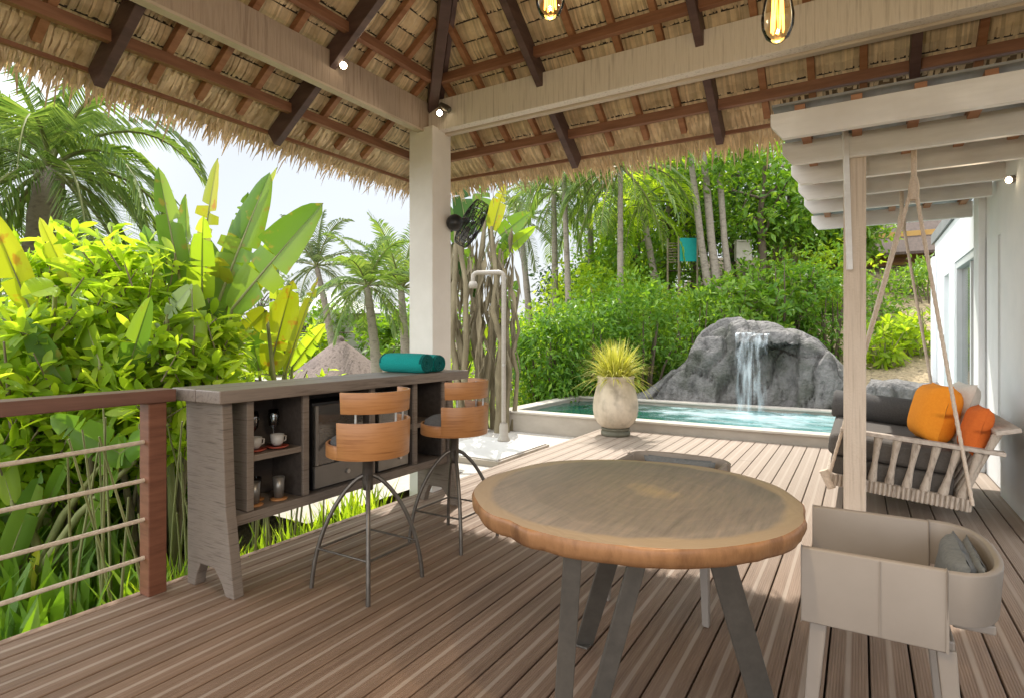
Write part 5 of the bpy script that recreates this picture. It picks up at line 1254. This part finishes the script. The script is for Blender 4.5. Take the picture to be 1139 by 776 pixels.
# ---- planted pot
pc = Vector((7.42, 2.83, 0))
t = thing('plant_pot', 'big crackled beige urn on a dark foot at the pool edge of the deck', 'plant pot', pc)
MB().lathe([(0,0),(.185,0),(.195,.02),(.195,.055),(.175,.062),(.175,.075),(.19,.082),(.19,.105),(0,.105)], 36).build('foot', M['potfoot'], t)
MB().lathe([(.15,.106),(.19,.118),(.245,.17),(.285,.25),(.303,.34),(.302,.42),(.286,.52),(.263,.62),(.243,.71),(.238,.76),(.252,.785),(.245,.80),(.225,.79),(.216,.74),(.225,.66),(0,.65)], 48, wob=.03).build('body', M['pot'], t)
t = thing('variegated_grass', 'yellow variegated grass spilling out of the beige urn', 'plant', pc+Vector((0,0,.72)))
b = MB(); r_ = random.Random(9)
for k in range(520):
    a = r_.uniform(0, 6.283); el = R(88)-abs(r_.gauss(0, .62)); el = max(R(-5), el); L = r_.uniform(.34,.62)
    e = Vector((math.cos(a), math.sin(a), 0)); dcur = e*math.cos(el)+Vector((0,0,math.sin(el))); p = e*r_.uniform(0,.17)+Vector((0,0,.0)); s = Vector((-e.y, e.x, 0)).normalized()
    V = []; n = 6
    for i in range(n+1):
        w_ = .0095*(1-(i/n)**2)+.0008; V += [p-s*w_, p+s*w_]
        p = p+dcur*L/n; dcur = (dcur+Vector((0,0,-.22))).normalized()
    b.add(V, [(2*i, 2*i+1, 2*i+3, 2*i+2) for i in range(n)])
b.build('blades', M['lf_gold'], t)

# ================================================================== LIGHT, SKY, CAMERA
SUN_EL, SUN_AZ = R(56.5), math.atan2(.38, .70)      # azimuth measured from +X towards +Y
sd = Vector((math.cos(SUN_EL)*math.cos(SUN_AZ), math.cos(SUN_EL)*math.sin(SUN_AZ), math.sin(SUN_EL)))
w = bpy.data.worlds.new('World'); scene.world = w; w.use_nodes = True; nt = w.node_tree; nt.nodes.clear(); L = nt.links
out = N(nt, 'ShaderNodeOutputWorld'); bg = N(nt, 'ShaderNodeBackground'); L.new(bg.outputs[0], out.inputs[0])
sky = N(nt, 'ShaderNodeTexSky'); sky.sky_type = 'NISHITA'; sky.sun_disc = False; sky.sun_elevation = SUN_EL
sky.sun_rotation = math.pi/2 - SUN_AZ; sky.air_density = 1.0; sky.dust_density = 2.0; sky.ozone_density = 1.0
tc = N(nt, 'ShaderNodeTexCoord'); mp = N(nt, 'ShaderNodeMapping'); mp.inputs['Scale'].default_value = (1.6, 1.6, 4.5); L.new(tc.outputs['Generated'], mp.inputs[0])
nz = N(nt, 'ShaderNodeTexNoise'); nz.inputs['Scale'].default_value = 1.5; nz.inputs['Detail'].default_value = 6; L.new(mp.outputs[0], nz.inputs['Vector'])
cf = N(nt, 'ShaderNodeMapRange'); cf.inputs[1].default_value = .36; cf.inputs[2].default_value = .62; cf.inputs[3].default_value = .78; cf.inputs[4].default_value = .95; L.new(nz.outputs['Fac'], cf.inputs[0])
# unseen bright sky added behind camera as fill light, thin bright haze in front
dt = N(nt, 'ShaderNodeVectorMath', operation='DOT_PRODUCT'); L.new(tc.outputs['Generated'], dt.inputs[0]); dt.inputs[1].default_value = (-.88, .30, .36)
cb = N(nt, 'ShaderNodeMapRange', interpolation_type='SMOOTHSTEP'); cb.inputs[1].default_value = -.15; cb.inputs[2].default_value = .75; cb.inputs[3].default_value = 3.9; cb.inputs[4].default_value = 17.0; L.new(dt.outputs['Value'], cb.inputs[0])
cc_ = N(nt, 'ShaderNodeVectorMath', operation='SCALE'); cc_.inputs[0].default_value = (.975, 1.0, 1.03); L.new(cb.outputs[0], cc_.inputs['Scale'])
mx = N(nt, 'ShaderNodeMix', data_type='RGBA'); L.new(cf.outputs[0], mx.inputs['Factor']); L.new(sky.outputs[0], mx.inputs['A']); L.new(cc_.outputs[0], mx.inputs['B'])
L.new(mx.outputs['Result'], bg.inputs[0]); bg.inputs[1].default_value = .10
sl = bpy.data.lights.new('sun', 'SUN'); sl.energy = 2.5; sl.angle = R(.6); sl.color = (1,.945,.86)
so = bpy.data.objects.new('sun', sl); col.objects.link(so); so.rotation_euler = sd.to_track_quat('Z', 'Y').to_euler(); so.location = (0,0,20)
# the lit bulbs and spots give off their own warm light
def lamp(name, loc, watts, rad, color=(1,.66,.32), aim=None):
    l = bpy.data.lights.new(name, 'SPOT' if aim else 'POINT'); l.energy = watts; l.shadow_soft_size = rad; l.color = color
    if aim: l.spot_size = R(110); l.spot_blend = .8
    o = bpy.data.objects.new(name, l); col.objects.link(o); o.location = loc
    if aim: o.rotation_euler = (-Vector(aim)).to_track_quat('Z', 'Y').to_euler()
for (px_, py_, d_) in ((865,34,1.17), (612,8,1.22)): lamp('bulb_light', at(px_, py_, d_), 20, .03, (1,.90,.78))
lamp('spot_light', (2.92, 3.11, 3.22), 14, .02, (1,.8,.55), (-.45,-.62,-.35))
lamp('spot_light', (3.85, 3.02, 3.19), 14, .02, (1,.8,.55), (-.75,-.42,-.3))
lamp('spot_light', (5.60, -.90, 2.46), 8, .02, (1,.8,.55), (-.65,.7,-.25))

cd = bpy.data.cameras.new('camera'); co = bpy.data.objects.new('camera', cd); col.objects.link(co)
co.location = (0, 0, CAMH); co.rotation_euler = (R(90), 0, YAW-R(90))
cd.sensor_fit = 'HORIZONTAL'; cd.sensor_width = 36; cd.lens = 36*FPX/1139; cd.shift_y = -13.5/1139; cd.clip_end = 600; cd.clip_start = .05
scene.camera = co
scene.view_settings.view_transform = 'Standard'; scene.view_settings.look = 'None'; scene.view_settings.gamma = 1; scene.view_settings.use_curve_mapping = False
scene.view_settings.exposure = 1.2
scene.cycles.max_bounces = 10; scene.cycles.diffuse_bounces = 7; scene.cycles.transparent_max_bounces = 12; scene.cycles.transmission_bounces = 6
scene.cycles.caustics_reflective = False; scene.cycles.caustics_refractive = False
